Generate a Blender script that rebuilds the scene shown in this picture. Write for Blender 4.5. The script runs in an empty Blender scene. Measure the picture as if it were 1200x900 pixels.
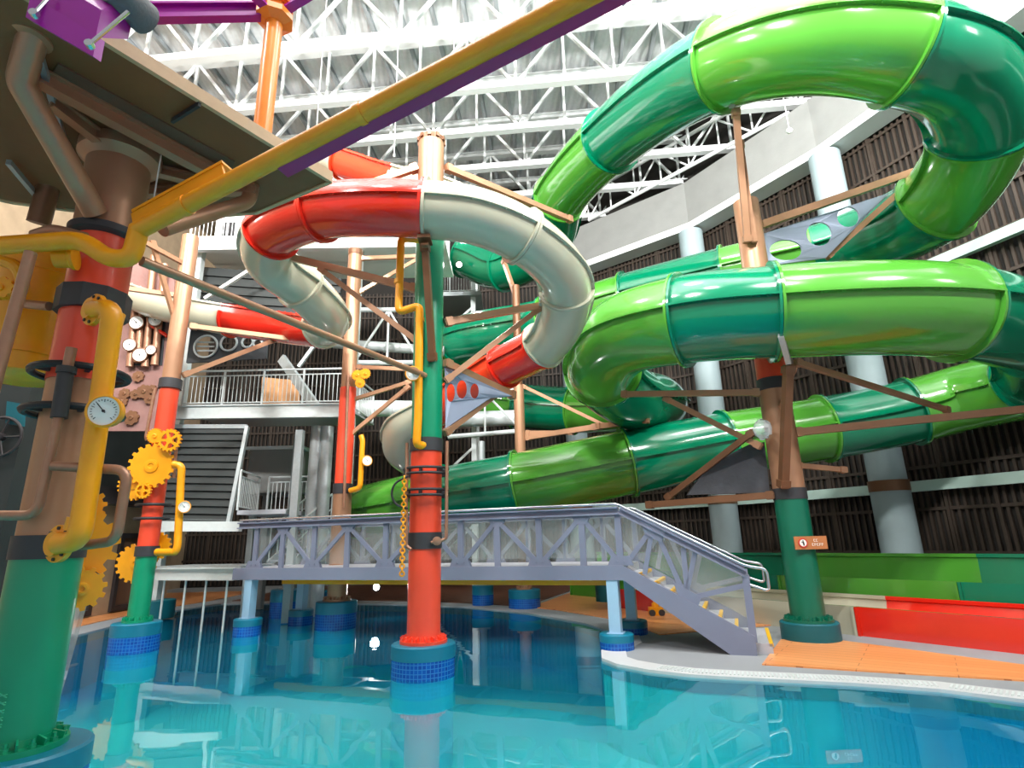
import bpy, math, random
from mathutils import Vector, Matrix
from mathutils.geometry import tessellate_polygon
random.seed(4)
SC = bpy.context.scene
COL = SC.collection
PI = math.pi
# ---------------------------------------------------------------- camera model
FP = 665.0; PITCH = math.radians(15.3); ROLL = math.radians(1.43); CAMH = 2.0
_cp, _sp = math.cos(PITCH), math.sin(PITCH)
FWD = Vector((0, _cp, _sp)); _R0 = Vector((1, 0, 0)); _U0 = Vector((0, -_sp, _cp))
RGT = math.cos(ROLL) * _R0 - math.sin(ROLL) * _U0
UPV = math.cos(ROLL) * _U0 + math.sin(ROLL) * _R0
EYE = Vector((0, 0, CAMH))
def _ray(x, y): return FWD + ((x - 600) / FP) * RGT + ((450 - y) / FP) * UPV
def P(x, y, Y):
    d = _ray(x, y); return EYE + d * (Y / d.y)
def PZ(x, y, z):
    d = _ray(x, y); return EYE + d * ((z - CAMH) / d.z)
def ZA(x, y, Y): return P(x, y, Y).z
cam_d = bpy.data.cameras.new('camera'); cam = bpy.data.objects.new('camera', cam_d); COL.objects.link(cam)
cam_d.sensor_width = 36; cam_d.sensor_fit = 'HORIZONTAL'; cam_d.lens = 36 * FP / 1200
cam_d.clip_start = .05; cam_d.clip_end = 300
cam.matrix_world = Matrix(((RGT.x, UPV.x, -FWD.x, 0), (RGT.y, UPV.y, -FWD.y, 0), (RGT.z, UPV.z, -FWD.z, CAMH), (0, 0, 0, 1)))
SC.camera = cam
# ---------------------------------------------------------------- materials
def lin(c):
    out = []
    for v in c:
        v /= 255.0
        out.append(v / 12.92 if v <= .04045 else ((v + .055) / 1.055) ** 2.4)
    return out
MATS = {}
def mat(name, rgb, rough=.5, metal=0.0, coat=0.0, var=.12, scale=6.0, bump=0.0, bscale=40.0, spec=.5, rvar=.08):
    m = bpy.data.materials.new(name); m.use_nodes = True
    nt = m.node_tree; N = nt.nodes; L = nt.links
    b = N['Principled BSDF']
    c = lin(rgb)
    tc = N.new('ShaderNodeTexCoord')
    nz = N.new('ShaderNodeTexNoise'); nz.inputs['Scale'].default_value = scale; nz.inputs['Detail'].default_value = 5
    L.new(tc.outputs['Object'], nz.inputs['Vector'])
    mx = N.new('ShaderNodeMix'); mx.data_type = 'RGBA'
    mx.inputs['A'].default_value = [x * (1 - var) for x in c] + [1]
    mx.inputs['B'].default_value = [min(1, x * (1 + var)) for x in c] + [1]
    L.new(nz.outputs['Fac'], mx.inputs['Factor'])
    L.new(mx.outputs['Result'], b.inputs['Base Color'])
    mr = N.new('ShaderNodeMapRange'); mr.inputs['To Min'].default_value = max(0, rough - rvar); mr.inputs['To Max'].default_value = min(1, rough + rvar)
    L.new(nz.outputs['Fac'], mr.inputs['Value']); L.new(mr.outputs['Result'], b.inputs['Roughness'])
    b.inputs['Metallic'].default_value = metal
    b.inputs['Specular IOR Level'].default_value = spec
    if coat:
        b.inputs['Coat Weight'].default_value = coat; b.inputs['Coat Roughness'].default_value = .06
    if bump:
        n2 = N.new('ShaderNodeTexNoise'); n2.inputs['Scale'].default_value = bscale; n2.inputs['Detail'].default_value = 4
        L.new(tc.outputs['Object'], n2.inputs['Vector'])
        bp = N.new('ShaderNodeBump'); bp.inputs['Strength'].default_value = bump; bp.inputs['Distance'].default_value = .02
        L.new(n2.outputs['Fac'], bp.inputs['Height']); L.new(bp.outputs['Normal'], b.inputs['Normal'])
    MATS[name] = m
    return m
def emis(name, rgb, strength):
    m = mat(name, rgb, .4); b = m.node_tree.nodes['Principled BSDF']
    b.inputs['Emission Color'].default_value = lin(rgb) + [1]; b.inputs['Emission Strength'].default_value = strength
    return m
# ---------------------------------------------------------------- mesh builder
class MB:
    def __init__(s): s.v = []; s.f = []; s.uv = {}
    def add(s, vs, fs, uvs=None):
        n = len(s.v); s.v += [tuple(v) for v in vs]
        for i, f in enumerate(fs):
            if uvs: s.uv[len(s.f)] = uvs[i]
            s.f.append(tuple(k + n for k in f))
        return s
    def hexa(s, p):   # 8 points: bottom ring 0-3, top ring 4-7
        return s.add(p, [(3, 2, 1, 0), (4, 5, 6, 7), (0, 1, 5, 4), (1, 2, 6, 5), (2, 3, 7, 6), (3, 0, 4, 7)])
    def box(s, c, size, rz=0.0):
        x, y, z = size[0] / 2, size[1] / 2, size[2] / 2
        ca, sa = math.cos(rz), math.sin(rz)
        pts = []
        for dz in (-z, z):
            for dx, dy in ((-x, -y), (x, -y), (x, y), (-x, y)):
                pts.append((c[0] + dx * ca - dy * sa, c[1] + dx * sa + dy * ca, c[2] + dz))
        return s.hexa(pts)
    def beam(s, a, b, w, h, up=(0, 0, 1)):
        a, b = Vector(a), Vector(b); t = (b - a).normalized(); up = Vector(up)
        if abs(t.dot(up)) > .98: up = Vector((0, 1, 0))
        sd = t.cross(up).normalized(); u = sd.cross(t)
        pts = []
        for q in (a, b):
            pts += [q - sd * w / 2 - u * h / 2, q + sd * w / 2 - u * h / 2, q + sd * w / 2 + u * h / 2, q - sd * w / 2 + u * h / 2]
        return s.hexa(pts)
    def ibeam(s, a, b, w, h, t=.015, up=(0, 0, 1)):
        a, b = Vector(a), Vector(b); d = (b - a).normalized(); upv = Vector(up)
        sd = d.cross(upv).normalized(); u = sd.cross(d)
        s.beam(a + u * (h / 2 - t / 2), b + u * (h / 2 - t / 2), w, t, up)
        s.beam(a - u * (h / 2 - t / 2), b - u * (h / 2 - t / 2), w, t, up)
        s.beam(a, b, t, h - 2 * t, up)
        return s
    def tube(s, pts, r, n=12, caps=True):
        pts = [Vector(p) for p in pts]; m = len(pts)
        rs = r if isinstance(r, (list, tuple)) else [r] * m
        T = []
        for i in range(m):
            t = (pts[min(i + 1, m - 1)] - pts[max(i - 1, 0)]); T.append(t.normalized())
        ref = Vector((0, 0, 1)) if abs(T[0].z) < .9 else Vector((0, 1, 0))
        nrm = T[0].cross(ref).normalized(); vs = []
        for i in range(m):
            nrm = (nrm - T[i] * nrm.dot(T[i])).normalized(); bn = T[i].cross(nrm)
            k = 1.0
            if 0 < i < m - 1:
                c = (pts[i] - pts[i - 1]).normalized().dot(T[i]); k = 1 / max(.5, c) if c < .999 else 1
            for j in range(n):
                a = 2 * PI * j / n
                vs.append(pts[i] + (nrm * math.cos(a) + bn * math.sin(a)) * rs[i] * (1 if k == 1 else min(k, 1.15)))
        fs = []
        for i in range(m - 1):
            for j in range(n):
                k = (j + 1) % n
                fs.append((i * n + j, i * n + k, (i + 1) * n + k, (i + 1) * n + j))
        if caps:
            fs.append(tuple(range(n - 1, -1, -1))); fs.append(tuple((m - 1) * n + j for j in range(n)))
        return s.add(vs, fs)
    def rod(s, a, b, r, n=10): return s.tube([a, b], r, n)
    def pipe(s, pts, r, n=12, bend=.12):
        return s.tube(fillet(pts, bend), r, n)
    def lathe(s, c, prof, n=40, axis=(0, 0, 1)):
        ax = Vector(axis).normalized()
        ref = Vector((1, 0, 0)) if abs(ax.x) < .9 else Vector((0, 1, 0))
        e2 = ax.cross(ref).normalized(); e1 = e2.cross(ax); c = Vector(c)
        vs = []; m = len(prof)
        for r, z in prof:
            for j in range(n):
                a = 2 * PI * j / n
                vs.append(c + ax * z + (e1 * math.cos(a) + e2 * math.sin(a)) * r)
        fs, uvs = [], []
        rm = max(p[0] for p in prof); acc = [0]
        for i in range(1, m): acc.append(acc[-1] + math.hypot(prof[i][0] - prof[i - 1][0], prof[i][1] - prof[i - 1][1]))
        for i in range(m - 1):
            for j in range(n):
                k = (j + 1) % n
                fs.append((i * n + j, i * n + k, (i + 1) * n + k, (i + 1) * n + j))
                u0, u1 = 2 * PI * rm * j / n, 2 * PI * rm * (j + 1) / n
                uvs.append([(u0, acc[i]), (u1, acc[i]), (u1, acc[i + 1]), (u0, acc[i + 1])])
        if prof[0][0] > 1e-6:
            fs.append(tuple(range(n - 1, -1, -1))); uvs.append([(0, 0)] * n)
        if prof[-1][0] > 1e-6:
            fs.append(tuple((m - 1) * n + j for j in range(n))); uvs.append([(0, 0)] * n)
        return s.add(vs, fs, uvs)
    def ring(s, c, R, r, axis=(0, 0, 1), n=32, k=8):
        ax = Vector(axis).normalized(); ref = Vector((1, 0, 0)) if abs(ax.x) < .9 else Vector((0, 1, 0))
        e2 = ax.cross(ref).normalized(); e1 = e2.cross(ax); c = Vector(c); vs = []
        for i in range(n):
            a = 2 * PI * i / n; d = e1 * math.cos(a) + e2 * math.sin(a)
            for j in range(k):
                b = 2 * PI * j / k; vs.append(c + d * (R + r * math.cos(b)) + ax * (r * math.sin(b)))
        fs = [(i * k + j, ((i + 1) % n) * k + j, ((i + 1) % n) * k + (j + 1) % k, i * k + (j + 1) % k) for i in range(n) for j in range(k)]
        return s.add(vs, fs)
    def prism(s, pts, off):   # planar polygon (3d points) extruded by vector
        pts = [Vector(p) for p in pts]; off = Vector(off); n = len(pts)
        vs = pts + [p + off for p in pts]
        fs = [tuple(range(n - 1, -1, -1)), tuple(range(n, 2 * n))]
        fs += [(i, (i + 1) % n, (i + 1) % n + n, i + n) for i in range(n)]
        return s.add(vs, fs)
    def plate(s, loops, off):  # polygon with holes, extruded
        loops = [[Vector(p) for p in l] for l in loops]; off = Vector(off)
        flat = [p for l in loops for p in l]; n = len(flat)
        tris = tessellate_polygon(loops)
        vs = flat + [p + off for p in flat]
        fs = [tuple(t) for t in tris] + [tuple(i + n for i in reversed(t)) for t in tris]
        k = 0
        for l in loops:
            m = len(l)
            for i in range(m):
                a, b = k + i, k + (i + 1) % m
                fs.append((a, b, b + n, a + n))
            k += m
        return s.add(vs, fs)
    def gear(s, c, axis, r, teeth, th, hole=0.0, tooth=.12, spokes=0):
        ax = Vector(axis).normalized(); ref = Vector((0, 0, 1)) if abs(ax.z) < .9 else Vector((0, 1, 0))
        e1 = ax.cross(ref).normalized(); e2 = e1.cross(ax); c = Vector(c)
        def q(rr, a): return c + (e1 * math.cos(a) + e2 * math.sin(a)) * rr - ax * th / 2
        out = []
        for i in range(teeth):
            a0 = 2 * PI * i / teeth; st = 2 * PI / teeth
            out += [q(r * (1 - tooth), a0), q(r * (1 - tooth), a0 + st * .42), q(r, a0 + st * .52), q(r, a0 + st * .88)]
        loops = [out]
        if hole and not spokes: loops.append([q(hole * r, 2 * PI * i / 24) for i in range(24)])
        if spokes:
            for k in range(spokes):
                a0 = 2 * PI * k / spokes; w = 2 * PI / spokes
                l = [q(r * .68, a0 + w * (.14 + .72 * i / 6)) for i in range(7)] + [q(r * .28, a0 + w * (.74 - .48 * i / 3)) for i in range(4)]
                loops.append(l)
        s.plate(loops, ax * th)
        if not spokes:
            s.lathe(c + ax * (th / 2), [(r * .3, 0), (r * .3, .02), (r * .22, .025), (r * .12, .025), (r * .1, .01)], 20, ax)
        return s
    def build(s, name, m, parent=None, base=None, smooth=True, angle=38):
        me = bpy.data.meshes.new(name)
        o = bpy.data.objects.new(name, me); COL.objects.link(o)
        org = Vector((0, 0, 0))
        if base is not None: org = Vector(base); o.location = org
        if parent is not None:
            o.parent = parent
            org = wl(parent); o.location = (0, 0, 0)
        me.from_pydata([(v[0] - org.x, v[1] - org.y, v[2] - org.z) for v in s.v], [], s.f)
        me.update()
        import bmesh
        bm = bmesh.new(); bm.from_mesh(me); bmesh.ops.recalc_face_normals(bm, faces=bm.faces)
        bm.to_mesh(me); bm.free()
        if s.uv:
            ul = me.uv_layers.new(name='UVMap')
            for pi, poly in enumerate(me.polygons):
                if pi in s.uv:
                    lk = {}
                    for vi, u in zip(s.f[pi], s.uv[pi]): lk[vi] = u
                    for li in poly.loop_indices:
                        ul.data[li].uv = lk[me.loops[li].vertex_index]
        if smooth:
            me.polygons.foreach_set('use_smooth', [True] * len(me.polygons)); me.set_sharp_from_angle(angle=math.radians(angle))
        me.materials.append(m)
        return o
def wl(o):
    v = Vector(o.location)
    while o.parent is not None:
        o = o.parent; v += Vector(o.location)
    return v
def fillet(pts, r, k=6):
    pts = [Vector(p) for p in pts]; out = [pts[0]]
    for i in range(1, len(pts) - 1):
        a, b, c = pts[i - 1], pts[i], pts[i + 1]
        d1, d2 = (a - b), (c - b); rr = min(r, d1.length * .48, d2.length * .48)
        p0, p1 = b + d1.normalized() * rr, b + d2.normalized() * rr
        for j in range(k + 1):
            t = j / k; out.append(p0 * (1 - t) ** 2 + b * 2 * t * (1 - t) + p1 * t * t)
    out.append(pts[-1]); return out
def crom(pts, per=14):
    """Catmull-Rom (centripetal-ish) through points; returns (samples, index of each control point)"""
    pts = [Vector(p) for p in pts]; n = len(pts); out = []; idx = []
    for i in range(n - 1):
        p1, p2 = pts[i], pts[i + 1]
        p0 = pts[i - 1] if i else p1 * 2 - p2
        p3 = pts[i + 2] if i + 2 < n else p2 * 2 - p1
        t0 = 0; t1 = t0 + max(.05, (p1 - p0).length) ** .5; t2 = t1 + max(.05, (p2 - p1).length) ** .5; t3 = t2 + max(.05, (p3 - p2).length) ** .5
        idx.append(len(out))
        for k in range(per):
            t = t1 + (t2 - t1) * k / per
            A1 = p0 * ((t1 - t) / (t1 - t0)) + p1 * ((t - t0) / (t1 - t0))
            A2 = p1 * ((t2 - t) / (t2 - t1)) + p2 * ((t - t1) / (t2 - t1))
            A3 = p2 * ((t3 - t) / (t3 - t2)) + p3 * ((t - t2) / (t3 - t2))
            B1 = A1 * ((t2 - t) / (t2 - t0)) + A2 * ((t - t0) / (t2 - t0))
            B2 = A2 * ((t3 - t) / (t3 - t1)) + A3 * ((t - t1) / (t3 - t1))
            out.append(B1 * ((t2 - t) / (t2 - t1)) + B2 * ((t - t1) / (t2 - t1)))
    idx.append(len(out)); out.append(pts[-1])
    return out, idx
def tag(o, label=None, cat=None, group=None, kind=None):
    if label: o['label'] = label
    if cat: o['category'] = cat
    if group: o['group'] = group
    if kind: o['kind'] = kind
    return o
def thing(name, loc, label, cat, group=None):
    o = bpy.data.objects.new(name, None); COL.objects.link(o); o.location = loc; o.empty_display_size = .2
    return tag(o, label, cat, group)
def struct(o): o['kind'] = 'structure'; return o
def copy_tree(o, loc=None, parent=None):
    c = o.copy(); COL.objects.link(c)
    if parent is not None: c.parent = parent
    if loc is not None: c.location = loc
    for ch in list(o.children): copy_tree(ch, None, c)
    return c
M = {}
def mk(k, *a, **kw): M[k] = mat(k, *a, **kw)
mk('lime', (80, 156, 52), .16, 0, .6, .07, 1.2)
mk('emerald', (0, 122, 86), .16, 0, .6, .07, 1.2)
mk('slide_red', (220, 42, 26), .16, 0, .6, .07, 1.2)
mk('slide_orange', (226, 62, 30), .2, 0, .5, .07, 1.2)
mk('slide_bone', (190, 188, 166), .18, 0, .5, .05, 1.2)
mk('paint_red', (238, 76, 48), .34, 0, .15, .08, 3)
mk('paint_green', (0, 140, 100), .34, 0, .15, .08, 3)
mk('paint_dkgreen', (2, 100, 76), .34, 0, .15, .08, 3)
mk('bronze', (176, 132, 102), .38, .35, 0, .12, 4)
mk('bronze_dark', (120, 82, 56), .42, .3, 0, .15, 4)
mk('copper', (168, 124, 100), .36, .4, 0, .2, 9)
mk('black_band', (52, 52, 56), .5, 0, 0, .1, 6)
mk('yellow', (244, 160, 14), .36, 0, .1, .1, 5)
mk('amber_beam', (244, 154, 14), .36, 0, .1, .12, 3)
mk('purple', (152, 16, 146), .34, 0, .15, .12, 4)
mk('purple_dark', (172, 26, 100), .36, 0, .1, .12, 4)
mk('orange_post', (242, 140, 44), .34, 0, .2, .1, 4)
mk('teal_paint', (0, 112, 140), .4, 0, .1, .08, 3)
mk('teal_dark', (0, 92, 104), .45, 0, 0, .08, 3)
mk('bridge_grey', (122, 127, 148), .42, .1, 0, .06, 3)
mk('pier_blue', (150, 186, 212), .42, 0, .1, .05, 3)
mk('galv', (170, 178, 180), .42, .5, 0, .14, 14)
mk('galv_light', (206, 214, 214), .45, .2, 0, .1, 9)
mk('steel', (198, 204, 210), .22, .9, 0, .05, 6)
mk('white_steel', (226, 230, 230), .5, 0, 0, .05, 2)
mk('roof_white', (232, 234, 236), .6, 0, 0, .05, .7)
mk('purlin_grey', (170, 176, 180), .5, .2, 0, .1, 3)
mk('concrete', (136, 138, 136), .8, 0, 0, .14, 1.6, .25, 18)
mk('pillar_paint', (150, 168, 172), .6, 0, 0, .14, 1.3, .1, 12)
mk('rail_green', (170, 196, 186), .55, 0, 0, .1, 2)
mk('dark_wall', (30, 27, 24), .8, 0, 0, .2, 2)
mk('slat', (58, 48, 40), .6, .1, 0, .2, 3)
mk('deck_under', (124, 80, 44), .6, 0, 0, .35, 1.4, .15, 9)
mk('fascia', (196, 164, 128), .6, 0, 0, .2, 5)
mk('tread', (176, 178, 186), .6, .1, 0, .1, 10, .3, 90)
mk('nosing', (236, 182, 20), .5, 0, 0, .08, 8)
mk('dark_panel', (52, 56, 60), .55, .2, 0, .15, 3)
mk('pink_wall', (140, 104, 98), .75, 0, 0, .25, 3, .3, 10)
mk('beige_wall', (178, 154, 126), .8, 0, 0, .25, 2, .3, 8)
mk('brown_wall', (104, 76, 58), .7, 0, 0, .2, 3)
mk('frame_dark', (54, 50, 52), .5, .2, 0, .1, 4)
mk('wood_tan', (176, 128, 84), .6, 0, 0, .25, 6)
mk('grey_deck', (142, 146, 150), .6, 0, 0, .1, 2, .15, 30)
mk('white_edge', (196, 198, 200), .5, 0, 0, .08, 6)
mk('dial', (240, 240, 236), .4, 0, .2, .02, 5)
mk('ink', (40, 40, 44), .5)
mk('dial_red', (200, 60, 50), .5)
mk('rubber', (34, 34, 38), .55)
mk('sign_brown', (176, 112, 66), .5)
mk('sign_white', (240, 238, 232), .5)
mk('sign_red', (196, 50, 40), .5)
mk('rope', (210, 212, 210), .7)
mk('grey_fabric', (110, 112, 116), .85, 0, 0, .2, 7, .4, 40)
mk('stone', (70, 72, 78), .8, 0, 0, .35, 4, .7, 7)
mk('lattice_plate', (150, 160, 182), .45, .1, 0, .1, 3)
mk('embossed', (70, 190, 150), .5)
mk('shaded_planks', (92, 54, 36), .5, 0, 0, .3, 3)  # planks with the shade over the back deck darkened into their colour
mk('machine_dark', (44, 50, 50), .6, .1, 0, .25, 2)
M['lamp'] = emis('lamp', (255, 250, 240), 40)

def plank_mat():
    m = bpy.data.materials.new('orange_planks'); m.use_nodes = True
    N = m.node_tree.nodes; L = m.node_tree.links; b = N['Principled BSDF']
    tc = N.new('ShaderNodeTexCoord'); mp = N.new('ShaderNodeMapping'); mp.inputs['Rotation'].default_value = (0, 0, math.radians(35))
    L.new(tc.outputs['Object'], mp.inputs['Vector'])
    br = N.new('ShaderNodeTexBrick'); br.inputs['Scale'].default_value = 1
    br.inputs['Brick Width'].default_value = 2.4; br.inputs['Row Height'].default_value = .22; br.inputs['Mortar Size'].default_value = .008
    br.inputs['Color1'].default_value = lin((232, 158, 100)) + [1]; br.inputs['Color2'].default_value = lin((224, 144, 84)) + [1]; br.inputs['Mortar'].default_value = lin((176, 104, 56)) + [1]
    L.new(mp.outputs['Vector'], br.inputs['Vector'])
    L.new(br.outputs['Color'], b.inputs['Base Color']); b.inputs['Roughness'].default_value = .32
    M['planks'] = m
plank_mat()
def tile_mat():
    m = bpy.data.materials.new('mosaic_tile'); m.use_nodes = True
    N = m.node_tree.nodes; L = m.node_tree.links; b = N['Principled BSDF']
    uv = N.new('ShaderNodeUVMap')
    br = N.new('ShaderNodeTexBrick'); br.offset = 0; br.inputs['Scale'].default_value = 1
    br.inputs['Brick Width'].default_value = .062; br.inputs['Row Height'].default_value = .062; br.inputs['Mortar Size'].default_value = .006
    br.inputs['Color1'].default_value = lin((0, 80, 172)) + [1]; br.inputs['Color2'].default_value = lin((4, 62, 148)) + [1]; br.inputs['Mortar'].default_value = lin((40, 116, 190)) + [1]
    L.new(uv.outputs['UV'], br.inputs['Vector']); L.new(br.outputs['Color'], b.inputs['Base Color'])
    b.inputs['Roughness'].default_value = .2
    M['tile'] = m
tile_mat()
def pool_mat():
    m = bpy.data.materials.new('pool_paint_reflection'); m.use_nodes = True
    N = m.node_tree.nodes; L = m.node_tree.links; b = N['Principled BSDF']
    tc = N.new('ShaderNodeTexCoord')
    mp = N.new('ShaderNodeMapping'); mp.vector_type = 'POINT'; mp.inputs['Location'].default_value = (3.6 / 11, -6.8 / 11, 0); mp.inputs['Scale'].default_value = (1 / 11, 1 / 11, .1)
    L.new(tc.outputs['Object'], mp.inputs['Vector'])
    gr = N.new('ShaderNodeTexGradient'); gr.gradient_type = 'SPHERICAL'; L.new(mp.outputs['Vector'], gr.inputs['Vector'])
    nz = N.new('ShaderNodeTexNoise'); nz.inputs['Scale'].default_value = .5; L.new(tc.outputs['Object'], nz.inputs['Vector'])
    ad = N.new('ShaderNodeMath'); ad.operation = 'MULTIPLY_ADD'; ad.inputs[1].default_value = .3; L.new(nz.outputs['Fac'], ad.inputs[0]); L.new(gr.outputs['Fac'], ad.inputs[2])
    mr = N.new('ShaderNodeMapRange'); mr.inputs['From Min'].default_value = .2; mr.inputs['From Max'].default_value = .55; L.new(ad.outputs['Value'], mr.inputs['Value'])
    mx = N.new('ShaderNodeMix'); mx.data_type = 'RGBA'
    mx.inputs['A'].default_value = lin((0, 140, 208)) + [1]; mx.inputs['B'].default_value = lin((130, 240, 230)) + [1]  # lighter turquoise zone: the bright ceiling's reflection painted into the floor colour
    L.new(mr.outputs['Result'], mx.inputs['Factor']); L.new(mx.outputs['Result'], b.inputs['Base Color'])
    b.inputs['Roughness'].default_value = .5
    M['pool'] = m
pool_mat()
def water_mat():
    m = bpy.data.materials.new('pool_water'); m.use_nodes = True
    nt = m.node_tree; N = nt.nodes; L = nt.links; N.clear()
    out = N.new('ShaderNodeOutputMaterial')
    tr = N.new('ShaderNodeBsdfTransparent'); tr.inputs['Color'].default_value = (.55, .9, .95, 1)
    gl = N.new('ShaderNodeBsdfGlossy'); gl.inputs['Roughness'].default_value = .015; gl.inputs['Color'].default_value = (.93, 1, 1, 1)
    fr = N.new('ShaderNodeFresnel'); fr.inputs['IOR'].default_value = 1.6
    tc = N.new('ShaderNodeTexCoord')
    mp = N.new('ShaderNodeMapping'); mp.inputs['Scale'].default_value = (.5, 1.3, 1)
    L.new(tc.outputs['Object'], mp.inputs['Vector'])
    nz = N.new('ShaderNodeTexNoise'); nz.inputs['Scale'].default_value = .9; nz.inputs['Detail'].default_value = 2
    L.new(mp.outputs['Vector'], nz.inputs['Vector'])
    bp = N.new('ShaderNodeBump'); bp.inputs['Strength'].default_value = .05; bp.inputs['Distance'].default_value = .08
    L.new(nz.outputs['Fac'], bp.inputs['Height'])
    L.new(bp.outputs['Normal'], gl.inputs['Normal'])
    df = N.new('ShaderNodeBsdfDiffuse'); df.inputs['Color'].default_value = lin((0, 132, 168)) + [1]
    body = N.new('ShaderNodeMixShader'); body.inputs['Fac'].default_value = .32
    L.new(tr.outputs['BSDF'], body.inputs[1]); L.new(df.outputs['BSDF'], body.inputs[2])
    mx = N.new('ShaderNodeMixShader')
    L.new(fr.outputs['Fac'], mx.inputs['Fac']); L.new(body.outputs['Shader'], mx.inputs[1]); L.new(gl.outputs['BSDF'], mx.inputs[2])
    L.new(mx.outputs['Shader'], out.inputs['Surface'])
    M['water'] = m
water_mat()
def glass_mat(name, tint, rough, gloss):
    m = bpy.data.materials.new(name); m.use_nodes = True
    nt = m.node_tree; N = nt.nodes; L = nt.links; N.clear()
    out = N.new('ShaderNodeOutputMaterial')
    tr = N.new('ShaderNodeBsdfTransparent'); tr.inputs['Color'].default_value = tint
    gl = N.new('ShaderNodeBsdfPrincipled'); gl.inputs['Base Color'].default_value = (.75, .78, .78, 1); gl.inputs['Roughness'].default_value = rough
    nz = N.new('ShaderNodeTexNoise'); nz.inputs['Scale'].default_value = 3.5; nz.inputs['Detail'].default_value = 6
    mr = N.new('ShaderNodeMapRange'); mr.inputs['To Min'].default_value = gloss * .6; mr.inputs['To Max'].default_value = gloss * 1.4
    L.new(nz.outputs['Fac'], mr.inputs['Value'])
    mx = N.new('ShaderNodeMixShader')
    L.new(mr.outputs['Result'], mx.inputs['Fac'])
    L.new(tr.outputs['BSDF'], mx.inputs[1]); L.new(gl.outputs['BSDF'], mx.inputs[2]); L.new(mx.outputs['Shader'], out.inputs['Surface'])
    M[name] = m
glass_mat('panel_glass', (.93, .95, .94, 1), .1, .1)
glass_mat('plastic_film', (.9, .93, .97, 1), .2, .45)
def corr_mat(name, rgb, scale, rot=0, metal=.3, rough=.45):
    m = mat(name, rgb, rough, metal); N = m.node_tree.nodes; L = m.node_tree.links; b = N['Principled BSDF']
    tc = N.new('ShaderNodeTexCoord'); mp = N.new('ShaderNodeMapping'); mp.inputs['Rotation'].default_value = (0, 0, rot)
    L.new(tc.outputs['Object'], mp.inputs['Vector'])
    wv = N.new('ShaderNodeTexWave'); wv.inputs['Scale'].default_value = scale; wv.inputs['Distortion'].default_value = 0
    L.new(mp.outputs['Vector'], wv.inputs['Vector'])
    bp = N.new('ShaderNodeBump'); bp.inputs['Strength'].default_value = .6; bp.inputs['Distance'].default_value = .05
    L.new(wv.outputs['Fac'], bp.inputs['Height']); L.new(bp.outputs['Normal'], b.inputs['Normal'])
    M[name] = m
corr_mat('roof_deck', (236, 238, 240), 1.1, math.radians(-5), 0, .6)
# ---------------------------------------------------------------- setting
POOL = [(5.94, 7.46), (5.33, 8.01), (4.48, 8.41), (3.16, 8.86), (2.5, 9.12), (1.97, 9.5), (1.58, 9.95), (1.41, 10.43), (1.5, 11.1), (1.95, 11.9),
        (2.1, 12.9), (1.6, 14.6), (.31, 16.77), (-1.6, 18.7), (-3.84, 19.92), (-6.2, 20.8), (-8.3, 21.24), (-10.6, 21.6), (-11.2, 19.8), (-10.9, 17), (-10.6, 14.3),
        (-10.3, 10), (-10.2, 5), (-10.2, -3.5), (8.5, -3.5), (8.5, 5.2)]
DZ = .03
outer = [(-22, -6), (22, -6), (22, 36), (-22, 36)]
b = MB(); b.plate([[(x, y, DZ) for x, y in outer], [(x, y, DZ) for x, y in POOL]], (0, 0, -.25))
struct(b.build('floor', M['grey_deck'], smooth=False))
b = MB()
n = len(POOL)
b.add([(x, y, -.2) for x, y in POOL] + [(x, y, -1.25) for x, y in POOL], [(i, (i + 1) % n, (i + 1) % n + n, i + n) for i in range(n)])
tri = tessellate_polygon([[Vector((x, y, -1.25)) for x, y in POOL]])
b.add([(x, y, -1.25) for x, y in POOL], [tuple(t) for t in tri])
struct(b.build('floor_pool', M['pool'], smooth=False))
b = MB(); b.add([(x, y, 0) for x, y in POOL], [tuple(t) for t in tessellate_polygon([[Vector((x, y, 0)) for x, y in POOL]])])
w = b.build('pool_water', M['water'], smooth=False); tag(w, 'clear blue pool water lying under the footbridge', 'water', kind='stuff')
# white overflow coping strip along the visible pool edge
def strip(pts, w0, w1, z, th):
    pts = [Vector((x, y, 0)) for x, y in pts]; L_, R_ = [], []
    for i, p in enumerate(pts):
        t = (pts[min(i + 1, len(pts) - 1)] - pts[max(i - 1, 0)]).normalized(); nn = Vector((t.y, -t.x, 0))
        L_.append(p + nn * w0 + Vector((0, 0, z))); R_.append(p + nn * w1 + Vector((0, 0, z)))
    bb = MB()
    for i in range(len(pts) - 1):
        q = [L_[i], L_[i + 1], R_[i + 1], R_[i]]
        bb.hexa([v - Vector((0, 0, th)) for v in q] + q)
    return bb
cop = strip(POOL[:11], -.02, .42, DZ + .012, .06)
struct(cop.build('trim_coping', M['white_edge'], smooth=False))
g = strip(POOL[:8], .12, .3, DZ + .016, .01)
cg = MB()
for i in range(0, 5):
    a, c = Vector((*POOL[i], 0)), Vector((*POOL[i + 1], 0)); t = (c - a).normalized(); nn = Vector((t.y, -t.x, 0)); k = int((c - a).length / .055)
    for j in range(k):
        p = a + t * (.055 * j); cg.beam(p + nn * .1 + Vector((0, 0, DZ + .017)), p + nn * .32 + Vector((0, 0, DZ + .017)), .028, .01)
struct(cg.build('trim_grating', M['galv_light'], smooth=False))
def flat(name, pts, z, m, th=.03):
    bb = MB(); bb.prism([(x, y, z - th) for x, y in pts], (0, 0, th)); return struct(bb.build(name, m, smooth=False))
def pz2(x, y): q = PZ(x, y, DZ + .02); return (q.x, q.y)
strip_o = [pz2(893, 778), pz2(1000, 785), pz2(1200, 797), pz2(1260, 800), pz2(1260, 786), pz2(1195, 778), pz2(985, 750), pz2(915, 749)]
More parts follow.
